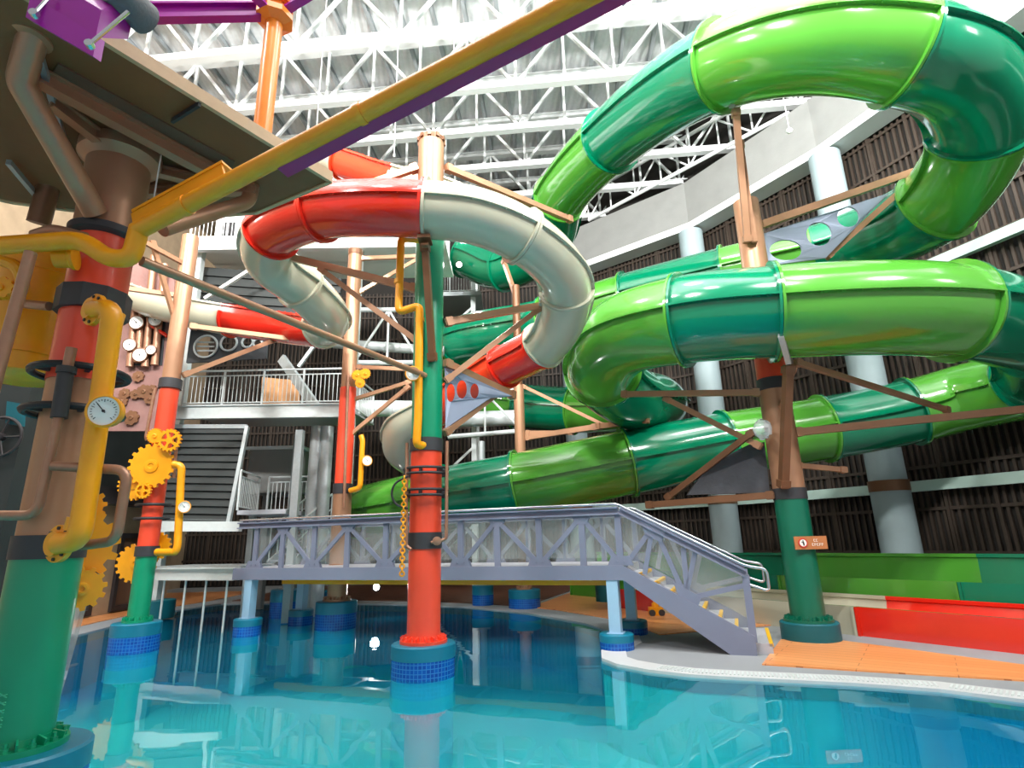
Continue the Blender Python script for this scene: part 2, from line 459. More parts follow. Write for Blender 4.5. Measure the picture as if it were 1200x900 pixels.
flat('floor_boardwalk', strip_o, DZ + .02, M['planks'])
flat('floor_far_deck', [(2.9, 12.6), (2.5, 14.8), (1.1, 17.2), (.4, 18.0), (2.2, 23), (5.4, 23), (8, 19), (6.0, 13.6)], DZ + .02, M['planks'])
flat('floor_back_deck', [(.2, 18.2), (-1.2, 19.4), (-3.6, 20.7), (-6.2, 21.6), (-10.6, 22.4), (-10.6, 29), (2.6, 29), (2.0, 23)], DZ + .02, M['shaded_planks'])
flat('floor_left_deck', [(-11.4, 9), (-11.4, 14.3), (-11.8, 17), (-12.0, 19.8), (-11.6, 22.6), (-11.6, 27), (-18, 27), (-18, 9)], DZ + .02, M['planks'])
# ---- walls
WR = [(17.5, 6.0), (15.2, 13.2), (12.75, 19.0), (9.25, 24.4), (3.9, 28.75), (-4, 30.2), (-17, 30.2)]
CEZ = 22.0
def wallseg(name, a, c, z0, z1, m, th=.3):
    a, c = Vector((*a, 0)), Vector((*c, 0)); t = (c - a).normalized(); nn = Vector((t.y, -t.x, 0))
    bb = MB(); q = [a, c, c + nn * th, a + nn * th]
    if nn.dot(Vector((0, 12, 0)) - a) > 0: q = [a, c, c - nn * th, a - nn * th]
    bb.hexa([v + Vector((0, 0, z0)) for v in q] + [v + Vector((0, 0, z1)) for v in q])
    return struct(bb.build(name, m, smooth=False)), a, c, t
random.seed(7)
names = ['wall_right', 'wall_right_near', 'wall_right_middle', 'wall_right_far', 'wall_back_right', 'wall_back']
names = ['wall_right_near', 'wall_right', 'wall_right_middle', 'wall_right_far', 'wall_back', 'wall_back_left']
for i in range(len(WR) - 1):
    o, a, c, t = wallseg(names[i], WR[i], WR[i + 1], 0, CEZ + .3, M['dark_wall'])
    nn = Vector((t.y, -t.x, 0))
    if nn.dot(Vector((0, 12, 0)) - a) < 0: nn = -nn
    Ln = (c - a).length
    sl = MB(); fr = MB()
    k = 0.06
    while k < Ln - .05:
        p = a + t * k + nn * .06
        sl.beam(p + Vector((0, 0, .1)), p + Vector((0, 0, 15.8)), .075, .1, tuple(nn)); k += .21
    zz = 1.3
    while zz < 15.8:
        fr.beam(a + nn * .1 + Vector((0, 0, zz)), c + nn * .1 + Vector((0, 0, zz)), .08, .1); zz += 1.3
    k = .9
    while k < Ln:
        p = a + t * k + nn * .12
        fr.beam(p + Vector((0, 0, .1)), p + Vector((0, 0, 15.8)), .09, .1, tuple(nn)); k += 1.35
    s_ = sl.build('slat_screen', M['slat'], o, smooth=False); f_ = fr.build('screen_frame', M['slat'], o, smooth=False)
wl_o, *_ = wallseg('wall_left', (-17, 30.2), (-17, 2), 0, CEZ + .3, M['beige_wall'])
# concrete ring beam above the slatted screen and its white soffit
bm = MB(); sf = MB(); rl = [MB(), MB()]
def offs(pts, d):
    out = []
    for i, p in enumerate(pts):
        a = Vector((*pts[max(i - 1, 0)], 0)); c = Vector((*pts[min(i + 1, len(pts) - 1)], 0)); t = (c - a).normalized(); nn = Vector((-t.y, t.x, 0))
        out.append(Vector((*p, 0)) + nn * d)
    return out
W2 = offs(WR[:5], 1.1); W1 = offs(WR[:5], .2); W3 = offs(WR[:5], .35)
for i in range(4):
    q = [W1[i], W1[i + 1], W2[i + 1], W2[i]]
    bm.hexa([v + Vector((0, 0, 16.1)) for v in q] + [v + Vector((0, 0, 18.2)) for v in q])
    sf.hexa([v + Vector((0, 0, 15.75)) for v in q] + [v + Vector((0, 0, 16.09)) for v in q])
    for k, z in enumerate((3.3, 10.1)):
        rl[k].beam(W3[i] + Vector((0, 0, z)), W3[i + 1] + Vector((0, 0, z)), .22, .32)
struct(bm.build('trim_1', M['concrete'], smooth=False)); struct(sf.build('trim_2', M['white_steel'], smooth=False))
for k in range(2): struct(rl[k].build('trim_%d' % (k + 3), M['rail_green'], smooth=False))
# pillars
for (x, y, lab) in ((12.0, 18.5, 'pale concrete wall pillar nearest the camera, right of the green column'), (8.55, 23.9, 'pale concrete wall pillar behind the stairs, left of the green column'),
                    (3.15, 28, 'pale concrete wall pillar farthest back, behind the red slide mouth')):
    t = thing('wall_pillar', (x, y, 0), lab, 'pillar', 'round pillars along the slatted wall')
    bb = MB(); bb.lathe((x, y, DZ), [(.56, 0), (.56, 3.15)], 32); bb.build('pillar_base', M['pillar_paint'], t)
    bb = MB(); bb.lathe((x, y, 3.18), [(.58, 0), (.58, .34)], 32); bb.build('collar', M['bronze_dark'], t)
    bb = MB(); bb.lathe((x, y, 3.52), [(.54, 0), (.54, 12.15)], 32); bb.build('shaft', M['pillar_paint'], t)
# ---- ceiling
YA = math.radians(5.0); TX = Vector((math.cos(YA), -math.sin(YA), 0)); TD = Vector((math.sin(YA), math.cos(YA), 0))
C0 = Vector((0, 20, CEZ))
bb = MB(); q = [C0 + TX * sx * 24 + TD * sd for sx, sd in ((-1, -22), (1, -22), (1, 13), (-1, 13))]
bb.hexa(q + [v + Vector((0, 0, .3)) for v in q])
ceil = struct(bb.build('ceiling', M['roof_deck'], smooth=False))
pb = MB(); a = C0 + TX * -20; pb.ibeam(a + TD * -10 + Vector((0, 0, -.16)), a + TD * 11 + Vector((0, 0, -.16)), .14, .26)
p0 = pb.build('purlin', M['purlin_grey'], ceil, smooth=False)
for i in range(1, 33):
    c = p0.copy(); COL.objects.link(c); c.parent = ceil; c.location = TX * (1.25 * i)
# trusses
def truss(k, d, zb, lab, hw=.19, half=19.0):
    c = Vector((0, 13.2, 0)) + TD * d
    root = thing('roof_truss', (c.x, c.y, zb), lab, 'roof truss', 'white roof trusses under the ceiling')
    zt = CEZ - .45
    for z, w_ in ((zb, hw), (zt, hw)):
        bb = MB(); bb.ibeam(c + TX * -half + Vector((0, 0, z)), c + TX * half + Vector((0, 0, z)), .3, w_ * 1.5, .04); bb.build('bottom_chord' if z == zb else 'top_chord', M['white_steel'], root, smooth=False)
    wb = MB(); s = 1.9; x = -half; up = True
    while x < half - s:
        a_, b_ = (zb, zt) if up else (zt, zb)
        wb.beam(c + TX * x + Vector((0, 0, a_)), c + TX * (x + s) + Vector((0, 0, b_)), .12, .12)
        wb.beam(c + TX * (x + s) + Vector((0, 0, zb)), c + TX * (x + s) + Vector((0, 0, zt)), .1, .1)
        x += s; up = not up
    wb.build('web', M['white_steel'], root, smooth=False)
ords = ['nearest the camera', 'second from the camera', 'third from the camera', 'fourth from the camera', 'fifth from the camera', 'sixth from the camera', 'farthest back']
for k, d in enumerate((-.2, 2.35, 5.0, 7.4, 9.9, 12.3, 14.8)):
    truss(k, d, 19.0 if k != 1 else 19.0, 'white steel lattice roof truss, ' + ords[k])
# a cross truss hung along the back wall and thin drop wires
for i, (x, y0, y1, Y) in enumerate(((371, 0, 150, 14), (532, 0, 75, 12.0), (462, 95, 180, 15))):
    a_, b_ = P(x, y0, Y), P(x, y1, Y); a_.x = b_.x; a_.z = max(a_.z, 19) if i != 2 else 19
    r = MB(); r.rod((b_.x, Y, a_.z), b_, .012, 6); r.rod(b_, b_ - Vector((0, 0, .12)), .03, 8)
    o = r.build('hanging_wire', M['rope'], base=(b_.x, Y, b_.z)); tag(o, ['thin white wire hanging left of the orange post, nearest the platform', 'thin white wire hanging above the yellow beam', 'thin white wire hanging left of the tall centre column'][i], 'wire', 'wires hanging from the roof')
# ---------------------------------------------------------------- slides
def frames(pts):
    m = len(pts); out = []
    for i in range(m):
        t = (pts[min(i + 1, m - 1)] - pts[max(i - 1, 0)]).normalized()
        s = t.cross(Vector((0, 0, 1))).normalized(); u = s.cross(t); out.append((t, s, u))
    return out
def sweep_profile(mb, pts, fr, prof, closed=True):
    n = len(prof); vs = []
    for p, (t, s, u) in zip(pts, fr):
        for a, b in prof: vs.append(p + s * a + u * b)
    fs = []
    for i in range(len(pts) - 1):
        for j in range(n if closed else n - 1):
            k = (j + 1) % n; fs.append((i * n + j, i * n + k, (i + 1) * n + k, (i + 1) * n + j))
    if closed and n < 12:
        fs.append(tuple(range(n - 1, -1, -1))); fs.append(tuple((len(pts) - 1) * n + j for j in range(n)))
    mb.add(vs, fs)
def annulus(mb, p, f, r0, r1, th, n=36, a0=0, a1=2 * PI):
    t, s, u = f; full = abs(a1 - a0 - 2 * PI) < 1e-3; m = n if full else n + 1; vs = []
    for i in range(m):
        a = a0 + (a1 - a0) * i / n; d = s * math.cos(a) + u * math.sin(a)
        vs += [p + d * r0 - t * th / 2, p + d * r1 - t * th / 2, p + d * r1 + t * th / 2, p + d * r0 + t * th / 2]
    fs = []
    for i in range(n):
        k = (i + 1) % m if full else i + 1
        for j in range(4):
            l = (j + 1) % 4; fs.append((i * 4 + j, k * 4 + j, k * 4 + l, i * 4 + l))
    mb.add(vs, fs)
def slide(root, ctrl, R, mats, kinds=None, bolts=True, per=14, labels=None):
    """ctrl: (x, y, Y, cut) control points; sections run between cuts"""
    pts3 = [P(x, y, Y) if not isinstance(x, Vector) else x for x, y, Y, c in ctrl]
    S, idx = crom(pts3, per); F = frames(S)
    cuts = [0] + [idx[i] for i in range(1, len(ctrl) - 1) if ctrl[i][3]] + [len(S) - 1]
    for k in range(len(cuts) - 1):
        i0, i1 = cuts[k], cuts[k + 1]; pts, fr = S[i0:i1 + 1], F[i0:i1 + 1]
        mname = mats[k % len(mats)]; kind = kinds[k] if kinds else 'tube'
        mb = MB(); NN = 36
        fw = .075 * R / .9 + .02
        if kind == 'tube':
            prof = [(R * math.cos(2 * PI * j / NN), R * math.sin(2 * PI * j / NN)) for j in range(NN)]
            sweep_profile(mb, pts, fr, prof)
            r2 = R - .035
            sweep_profile(mb, pts, fr, [(r2 * math.cos(2 * PI * j / 24), r2 * math.sin(2 * PI * j / 24)) for j in range(24)])
            for sd in (1, -1):
                q = [(sd * (R - .01), -.022), (sd * (R + fw), -.022), (sd * (R + fw), .022), (sd * (R - .01), .022)]
                sweep_profile(mb, pts, fr, q)
            for p, f_, o in ((pts[0], fr[0], .03), (pts[-1], fr[-1], -.03)):
                annulus(mb, p + f_[0] * o, f_, R - .03, R + fw, .05)
        else:   # open half-pipe flume
            A = [PI + PI * j / 18 for j in range(19)]
            up = R * .35
            pr_ = [(-R, up)] + [(R * math.cos(a), R * math.sin(a)) for a in A] + [(R, up)]
            inn = [((R - .03) if x > 0 else -(R - .03), y) if abs(y - up) < 1e-6 else (x * (R - .03) / R, y * (R - .03) / R) for x, y in pr_]
            sweep_profile(mb, pts, fr, pr_ + inn[::-1])
            for sd in (1, -1):
                q = [(sd * (R - .02), up - .03), (sd * (R + fw), up - .03), (sd * (R + fw), up + .02), (sd * (R - .02), up + .02)]
                sweep_profile(mb, pts, fr, q)
            for p, f_, o in ((pts[0], fr[0], .03), (pts[-1], fr[-1], -.03)):
                annulus(mb, p + f_[0] * o, f_, R - .03, R + fw, .05, 24, PI, 2 * PI)
        if bolts:
            acc = 0; last = pts[0]
            for p, f_ in zip(pts, fr):
                acc += (p - last).length; last = p
                if acc > .22:
                    acc = 0
                    for sd in (1, -1):
                        c = p + f_[1] * sd * (R + fw * .55)
                        zz = R * .35 if kind != 'tube' else 0
                        mb.rod(c + f_[2] * (zz - .045), c + f_[2] * (zz + .045), .014, 6)
        o = mb.build('tube_section' if kind == 'tube' else 'flume_section', M[mname], root, angle=30)
        if labels: o['label'] = labels[mname]
    return S, F, idx
SG = .97
gpts = [(545, 300, 24, 0), (590, 315, 23, 1), (640, 285, 21, 0), (657, 232, 18.3, 1), (716, 165, 14.9, 1), (845, 78, 10.7, 1), (960, 52, 9.4, 0), (1058, 62, 9.1, 1), (1128, 92, 9.6, 0),
        (1150, 152, 10.6, 1), (1096, 240, 12.4, 1), (1000, 287, 14.7, 0), (955, 302, 15.3, 1), (850, 325, 16.5, 1), (735, 353, 18.1, 1), (640, 380, 19.6, 1), (535, 402, 21.5, 1), (516, 430, 23, 0),
        (545, 465, 24, 0), (605, 475, 23.8, 1), (672, 480, 22.8, 1), (730, 478, 21.5, 0), (768, 474, 20.0, 1), (768, 472, 18.2, 0), (742, 467, 16.6, 0), (706, 435, 14.7, 1), (728, 395, 12.8, 0), (800, 375, 11.5, 1),
        (905, 366, 10.9, 1), (1040, 361, 10.6, 0), (1118, 365, 10.72, 1), (1172, 376, 11.2, 0), (1218, 400, 12.4, 0), (1212, 444, 14.4, 1), (1128, 466, 16.2, 0), (1068, 482, 16.7, 1), (965, 502, 17, 1), (850, 520, 17.1, 1), (735, 542, 16.9, 1),
        (608, 568, 17.2, 1), (520, 583, 18.2, 1), (438, 598, 20.5, 0), (425, 600, 22.5, 1), (470, 598, 24, 0), (540, 600, 24, 0)]
gs = thing('tube_slide', (4.0, 13.5, 0), 'giant two-tone green enclosed tube slide winding in loops through the hall', 'water slide')
LB = {'lime': 'light green tube section', 'emerald': 'dark green tube section', 'slide_red': 'red section', 'slide_bone': 'bone white section', 'slide_orange': 'orange red section'}
ncut = sum(1 for g in gpts[1:-1] if g[3])
seq = ['emerald', 'emerald', 'lime', 'emerald', 'lime', 'emerald', 'lime', 'emerald', 'lime', 'emerald', 'lime', 'emerald', 'lime', 'emerald', 'lime', 'emerald', 'lime', 'emerald', 'lime', 'emerald', 'lime', 'emerald', 'lime', 'emerald', 'lime', 'emerald', 'lime', 'emerald']
GS, GF, GI = slide(gs, [(x, y, Y * SG, c) for x, y, Y, c in gpts], .92, seq, labels=LB)
def gpt(i): return GS[GI[i]], GF[GI[i]]
# red and bone body slide
bs = thing('body_slide', (-1.5, 9.75, 0), 'narrow red and bone white tube slide wrapped around the tall centre column', 'water slide')
bp_ = [(120, 322, 15.6, 0), (180, 352, 15.0, 0), (272, 372, 14.4, 1), (330, 380, 14.1, 0), (378, 383, 13.4, 1), (384, 370, 12.7, 0), (352, 335, 11.5, 1), (316, 305, 10.7, 0), (318, 275, 10.0, 1), (375, 249, 9.25, 1), (435, 244, 8.85, 0),
       (498, 246, 8.75, 1), (555, 253, 8.9, 0), (612, 277, 9.3, 1), (655, 315, 10.0, 0), (664, 342, 10.5, 1), (656, 380, 11.4, 0), (636, 405, 12.2, 1), (590, 430, 13.2, 1), (545, 458, 14.2, 0), (505, 482, 14.8, 1), (476, 500, 15.2, 0), (470, 525, 15.8, 0), (495, 545, 16.6, 0)]
BS, BF, BI = slide(bs, bp_, .5, ['slide_bone', 'slide_red', 'slide_bone', 'slide_bone', 'slide_red', 'slide_red', 'slide_bone', 'slide_bone', 'slide_bone', 'slide_red', 'slide_orange', 'slide_bone'],
                   ['open', 'open', 'tube', 'tube', 'tube', 'tube', 'tube', 'tube', 'tube', 'tube', 'open', 'open'], labels=LB)
fl = thing('open_flume', (-3.3, 12.8, 0), 'short open orange and bone flume seen high above the red tube, under the roof', 'water slide')
slide(fl, [(368, 176, 13.6, 0), (402, 190, 13.3, 1), (432, 200, 13.0, 0), (468, 212, 12.6, 1), (505, 222, 12.3, 0), (545, 238, 12.3, 0)], .45, ['slide_bone', 'slide_orange', 'slide_bone'], ['open'] * 3, labels=LB)
# run-out troughs on the right
def trough(name, label, o0, o1, z0, z1, ztop0, ztop1, segs, rail=False):
    A0 = Vector((6.69, 11.86, 0)); d = Vector((.579, -.815, 0)).normalized(); nn = Vector((.815, .579, 0)).normalized()
    root = thing(name, tuple(A0 + nn * (o0 + o1) / 2), label, 'run-out trough')
    th = .05
    for t0, t1, m in segs:
        bb = MB(); a, c = A0 + d * t0, A0 + d * t1
        prof = [(o0, z0), (o0, ztop0), (o0 + .09, ztop0), (o0 + .09, ztop0 - .07), (o0 + th, ztop0 - .09), (o0 + .16, z0 + .25), (o0 + .35, z0 + .14), (o1 - .35, z0 + .14), (o1 - .16, z0 + .25), (o1 - th, ztop1 - .09), (o1 - .09, ztop1 - .07), (o1 - .09, ztop1), (o1, ztop1), (o1, z0)]
        vs = [p + nn * x + Vector((0, 0, z)) for p in (a, c) for x, z in prof]; n = len(prof)
        fs = [(j, (j + 1) % n, n + (j + 1) % n, n + j) for j in range(n)] + [tuple(range(n - 1, -1, -1)), tuple(range(n, 2 * n))]
        bb.add(vs, fs)
        for tt in (t0 + .03, t1 - .03):
            p = A0 + d * tt; bb.beam(p + nn * (o0 - .03) + Vector((0, 0, z0)), p + nn * (o0 - .03) + Vector((0, 0, ztop0)), .05, .05, tuple(nn))
        o = bb.build('trough_section', M[m], root, angle=25); o['label'] = LB.get(m, m)
    return A0, d, nn
trough('run_out_trough', 'low red and bone white run-out trough beside the boardwalk', 0, 1.45, DZ, 0, .56, .66, [(-6.8, -5.2, 'slide_red'), (-5.2, -.12, 'slide_bone'), (-.12, 3, 'slide_red'), (3, 5.5, 'slide_red')])
A0, dT, nT = trough('run_out_trough', 'raised green run-out trough along the slatted wall, behind the red one', 1.6, 3.0, DZ, 0, .98, 1.47, [(-10.5, -7, 'lime'), (-7, -2.6, 'emerald'), (-2.6, 1.15, 'lime'), (1.15, 5.5, 'emerald')])
# ---------------------------------------------------------------- columns and pedestals
def pedestal(x, y, r, top, label, tiled=True, group='round teal pedestals carrying the posts', bottom=-1.24, m='teal_paint'):
    t = thing('column_pedestal', (x, y, max(bottom, -1.24)), label, 'pedestal', group)
    if tiled:
        zt = top * .55
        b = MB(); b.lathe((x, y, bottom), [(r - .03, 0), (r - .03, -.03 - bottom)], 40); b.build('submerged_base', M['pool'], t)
        b = MB(); b.lathe((x, y, -.03), [(r, 0), (r, zt + .03)], 48); b.build('tile_band', M['tile'], t)
        b = MB(); b.lathe((x, y, zt), [(r + .004, 0), (r + .004, top - zt - .02), (r - .02, top - zt), (.01, top - zt)], 48); b.build('cap', M[m], t)
    else:
        b = MB(); b.lathe((x, y, bottom), [(r, 0), (r, top - bottom - .02), (r - .02, top - bottom), (.01, top - bottom)], 48); b.build('cap', M[m], t)
    return t
def sect(root, name, x, y, z0, z1, r, m, label=None, n=40):
    b = MB(); b.lathe((x, y, z0), [(r, 0), (r, z1 - z0)], n); o = b.build(name, M[m], root)
    if label: o['label'] = label
    return o
def flange(root, x, y, z, r, m, nb=14):
    b = MB(); b.lathe((x, y, z), [(r * 1.42, 0), (r * 1.42, .045), (r + .01, .045), (r + .005, .1)], 40)
    for i in range(nb):
        a = 2 * PI * i / nb; c = (x + r * 1.24 * math.cos(a), y + r * 1.24 * math.sin(a))
        b.lathe((c[0], c[1], z + .04), [(.03, 0), (.03, .035), (.016, .035), (.016, .07), (0.001, .07)], 6)
        b.beam((x + r * math.cos(a + .22), y + r * math.sin(a + .22), z + .085), (x + r * 1.36 * math.cos(a + .22), y + r * 1.36 * math.sin(a + .22), z + .06), .016, .07)
    return b.build('base_flange', M[m], root)
def gauge(root, c, nrm, r, m_rim='yellow'):
    nrm = Vector(nrm).normalized(); c = Vector(c)
    b = MB(); b.lathe(c, [(r, -.06), (r * 1.05, .0), (r * 1.05, .03), (r * .92, .035), (r * .92, .015), (.001, .015)], 32, nrm); g = b.build('gauge', M[m_rim], root)
    b = MB(); b.lathe(c + nrm * .016, [(r * .91, 0), (r * .91, .006), (.001, .006)], 32, nrm); b.build('dial', M['dial'], g)
    ref = Vector((0, 0, 1)); e1 = nrm.cross(ref).normalized() * -1; e2 = e1.cross(nrm) * -1
    e2 = (ref - nrm * ref.dot(nrm)).normalized(); e1 = e2.cross(nrm)
    b = MB()
    for k in range(21):
        a = math.radians(225 - 270 * k / 20); d = e1 * math.cos(a) + e2 * math.sin(a)
        b.beam(c + nrm * .026 + d * r * (.66 if k % 5 else .58), c + nrm * .026 + d * r * .76, r * .035, .004, tuple(nrm))
    a = math.radians(130); d = e1 * math.cos(a) + e2 * math.sin(a)
    b.beam(c + nrm * .03 - d * r * .15, c + nrm * .03 + d * r * .62, r * .05, .006, tuple(nrm)); b.lathe(c + nrm * .026, [(r * .09, 0), (r * .09, .012), (.001, .012)], 12, nrm)
    b.build('pointer', M['ink'], g, smooth=False)
    return g
def strut(root, a, c, w=.1, h=.12, m='bronze', name='support_arm'):
    b = MB(); b.beam(a, c, w, h); a, c = Vector(a), Vector(c)
    t = (c - a).normalized()
    for p, s in ((a, 1), (c, -1)):
        b.beam(p + t * s * .02, p + t * s * .16, w * 1.35, h * 1.25)
    return b.build(name, M[m], root, smooth=False)
# ---- tall centre column
CX, CY, CR = -1.505, 9.75, .265
def zc_(y): return ZA(500, y, CY)
pedestal(CX, CY, .5, .46, 'teal pedestal with blue mosaic band standing in the water in front of the bridge')
cc = thing('support_column', (CX, CY, .46), 'tall centre column, red below and green above, carrying the red tube slide', 'column')
zt = zc_(165)
sect(cc, 'lower_shaft', CX, CY, .46, zc_(530), CR, 'paint_red', 'red painted shaft')
sect(cc, 'middle_shaft', CX, CY, zc_(530), zc_(282), CR, 'paint_green', 'green painted shaft')
sect(cc, 'upper_shaft', CX, CY, zc_(282), zt, CR * .96, 'bronze', 'bronze painted shaft')
b = MB(); b.lathe((CX, CY, zt), [(CR * .97, -.08), (CR, -.02), (CR, .02), (.01, .03)], 40)
for i in range(10):
    a = 2 * PI * (i + .5) / 10; b.box((CX + CR * .95 * math.cos(a), CY + CR * .95 * math.sin(a), zt - .02), (.07, .07, .09), a)
b.build('top_cap', M['bronze_dark'], cc)
sect(cc, 'collar', CX, CY, zc_(530), zc_(515), CR + .02, 'black_band'); sect(cc, 'collar', CX, CY, zc_(643), zc_(624), CR + .015, 'black_band')
flange(cc, CX, CY, .46, CR, 'paint_red', 16)
for y in (550, 575):
    b = MB(); b.ring((CX, CY, zc_(y)), CR + .11, .022); b.ring((CX, CY, zc_(y) - .09), CR + .11, .022)
    for i in range(6):
        a = 2 * PI * i / 6 + .4; b.beam((CX + CR * math.cos(a), CY + CR * math.sin(a), zc_(y) - .045), (CX + (CR + .12) * math.cos(a), CY + (CR + .12) * math.sin(a), zc_(y) - .045), .03, .1)
    b.build('pipe_clamp', M['rubber'], cc)
# pipes on the centre column (front-left side, nearer the camera)
PY = CY - .36
b = MB(); b.pipe([P(494, 281, CY - .28), P(470, 279, PY + .02), P(467, 366, PY), P(492, 358, PY - .02), P(490, 490, PY), P(488, 522, PY), P(499, 522, CY - .2)], .07, 14, .12)
for x, y in ((467, 330), (492, 375)): b.lathe(P(x, y, PY), [(.08, -.04), (.08, .04)], 14)
yp = b.build('yellow_pipe', M['yellow'], cc)
gauge(cc, P(484, 438, PY - .12), (.12, -1, -.1), .125)
for (x, y0, y1) in ((477, 519, 640), (524, 517, 632)):
    b = MB(); b.pipe([P(x, y0, PY + .12), P(x - 1, y1, PY + .12), P(505 if x > 500 else 482, y1 + 4, CY - .27)], .027, 10, .06); b.build('copper_pipe', M['copper'], cc)
b = MB(); q = P(512, 634, CY - .3); b.lathe(q, [(.07, -.03), (.07, .03), (.03, .035), (.03, .06), (.001, .06)], 14, (0.2, -1, 0)); b.build('valve', M['copper'], cc)
b = MB()
for k in range(26):
    q = P(474 - k * .12, 560 + k * 4.5, PY - .0); b.ring(q, .035, .014, (.15 if k % 2 else 1, -1 if k % 2 else .1, 0), 10, 6)
b.build('chain', M['yellow'], cc)
b = MB(); b.pipe([P(478, 558, PY), P(462, 566, PY), P(458, 580, PY), P(464, 592, PY), P(478, 596, PY)], .018, 8, .15); b.build('hose', M['rubber'], cc)
# arms on the centre column
def arm(root, x0, y0, Y0, x1, y1, Y1, w=.1, h=.13, m='bronze'): return strut(root, P(x0, y0, Y0), P(x1, y1, Y1), w, h, m)
arm(cc, 522, 196, CY, 670, 258, 12.6); arm(cc, 490, 196, CY - .1, 410, 224, 9.6)
arm(cc, 521, 378, CY, 662, 353, 11.2); arm(cc, 521, 447, CY, 633, 361, 10.9, .08, .1)
arm(cc, 322, 297, 10.6, 490, 339, CY); arm(cc, 374, 314, 10.3, 492, 402, CY, .08, .1)
arm(cc, 498, 284, 8.85, 507, 424, CY - .25, .11, .13, 'bronze_dark')
b = MB(); b.box(P(498, 281, 8.75), (.22, .3, .06)); b.rod(P(494, 287, 8.72), P(502, 287, 8.72), .05, 10); b.build('saddle', M['bronze_dark'], cc)
arm(cc, 521, 425, CY, 603, 464, 11.5, .1, .13)
arm(cc, 521, 508, CY, 583, 461, 11.1, .08, .1)
# perforated grey gusset plate to the right of the column
def pxplate(root, outer, holes, Y0, off, m, name='gusset_plate', Yf=None):
    yy = Yf or (lambda x: Y0)
    loops = [[P(x, y, yy(x)) for x, y in outer]] + [[P(hx + r * math.cos(2 * PI * i / 20), hy + (ry or r) * math.sin(2 * PI * i / 20), yy(hx)) for i in range(20)] for hx, hy, r, ry in holes]
    b = MB(); b.plate(loops, off); return b.build(name, M[m], root, smooth=False)
yf = lambda x: CY + (x - 521) * (1.4 / 82)
pxplate(cc, [(521, 428), (600, 464), (575, 466), (522, 502)], [(528, 460, 5, 11), (541, 456, 6, 11), (556, 458, 5, 9)], 0, (0, .04, 0), 'lattice_plate', Yf=yf)
# ---- right column
RX, RY, RR = 5.55, 11.68, .31
def zr_(y): return ZA(905, y, RY)
pedestal(RX, RY, .52, .36, 'wide dark teal pedestal on the boardwalk behind the foot of the stairs', False, bottom=DZ, m='teal_dark')
rc = thing('support_column', (RX, RY, .36), 'stout right column, dark green below and bronze above, carrying the green tube loop', 'column')
sect(rc, 'lower_shaft', RX, RY, .36, zr_(585), RR, 'paint_dkgreen', 'dark green painted shaft')
sect(rc, 'middle_shaft', RX, RY, zr_(575), zr_(457), RR * .98, 'bronze', 'bronze painted shaft'); sect(rc, 'upper_shaft', RX, RY, zr_(447), zr_(380), RR * .98, 'paint_red', 'red painted shaft')
sect(rc, 'top_shaft', RX, RY, zr_(380), zr_(237), RR * .9, 'bronze', 'bronze painted top shaft')
sect(rc, 'collar', RX, RY, zr_(586), zr_(573), RR + .012, 'black_band'); sect(rc, 'collar', RX, RY, zr_(458), zr_(445), RR + .012, 'black_band')
flange(rc, RX, RY, .36, RR, 'paint_dkgreen', 14)
arm(rc, 880, 268, RY, 1168, 168, 12.3, .13, .17); arm(rc, 968, 302, RY + .3, 1066, 214, 12.0, .1, .13)
pxplate(rc, [(894, 274), (1042, 226), (968, 302), (896, 312)], [(921, 293, 19, 12), (960, 274, 15, 14), (994, 254, 13, 12)], 0, (0, .04, 0), 'lattice_plate', Yf=lambda x: RY + (x - 890) * .0022)
arm(rc, 876, 285, RY - .3, 862, 128, 10.6, .13, .16); arm(rc, 884, 285, RY - .3, 868, 165, 10.9, .1, .12)
b = MB(); q = P(856, 112, 10.35); b.beam(q + Vector((0, .1, .3)), q + Vector((.05, .1, -.2)), .1, .12); b.build('saddle', M['galv'], rc)
arm(rc, 728, 462, 13.2, 892, 460, RY); arm(rc, 778, 466, 12.9, 893, 524, RY, .1, .12)
arm(rc, 932, 424, 10.6, 1112, 481, 12.6, .09, .11)
arm(rc, 930, 507, RY - .1, 1215, 478, 12.0, .13, .15); arm(rc, 930, 545, RY, 992, 551, 11.8, .1, .1)
arm(rc, 924, 428, 10.55, 918, 572, RY - .32, .15, .15, 'bronze_dark'); arm(rc, 916, 480, RY - .3, 930, 428, 10.6, .08, .1)
b = MB(); b.beam(P(915, 392, 9.95), P(924, 424, 10.4), .1, .16); b.build('saddle', M['galv'], rc)
arm(rc, 757, 592, 13.0, 908, 580, RY, .13, .13, 'bronze_dark'); arm(rc, 780, 585, 12.9, 884, 505, RY, .1, .12, 'bronze_dark')
pxplate(rc, [(806, 580), (902, 577), (896, 518), (880, 520), (830, 545)], [], 0, (0, .12, 0), 'stone', 'rock_panel', lambda x: RY + .2 + (908 - x) * .006)
b = MB(); 
q = P(893, 503, RY - .45)
ring0 = []
for k in range(7):
    ph = -PI / 2 + PI * k / 6
    ring0.append((max(.002, .17 * math.cos(ph)), .2 * math.sin(ph)))
b.lathe(q, ring0, 14)
b.v = [tuple(Vector(v) + Vector((random.uniform(-.03, .03), random.uniform(-.03, .03), random.uniform(-.03, .03)))) for v in b.v]
o = b.build('wrapped_bundle', M['plastic_film'], base=q); tag(o, 'small grey bundle wrapped in plastic, tied to the bronze shaft of the right column', 'bundle')
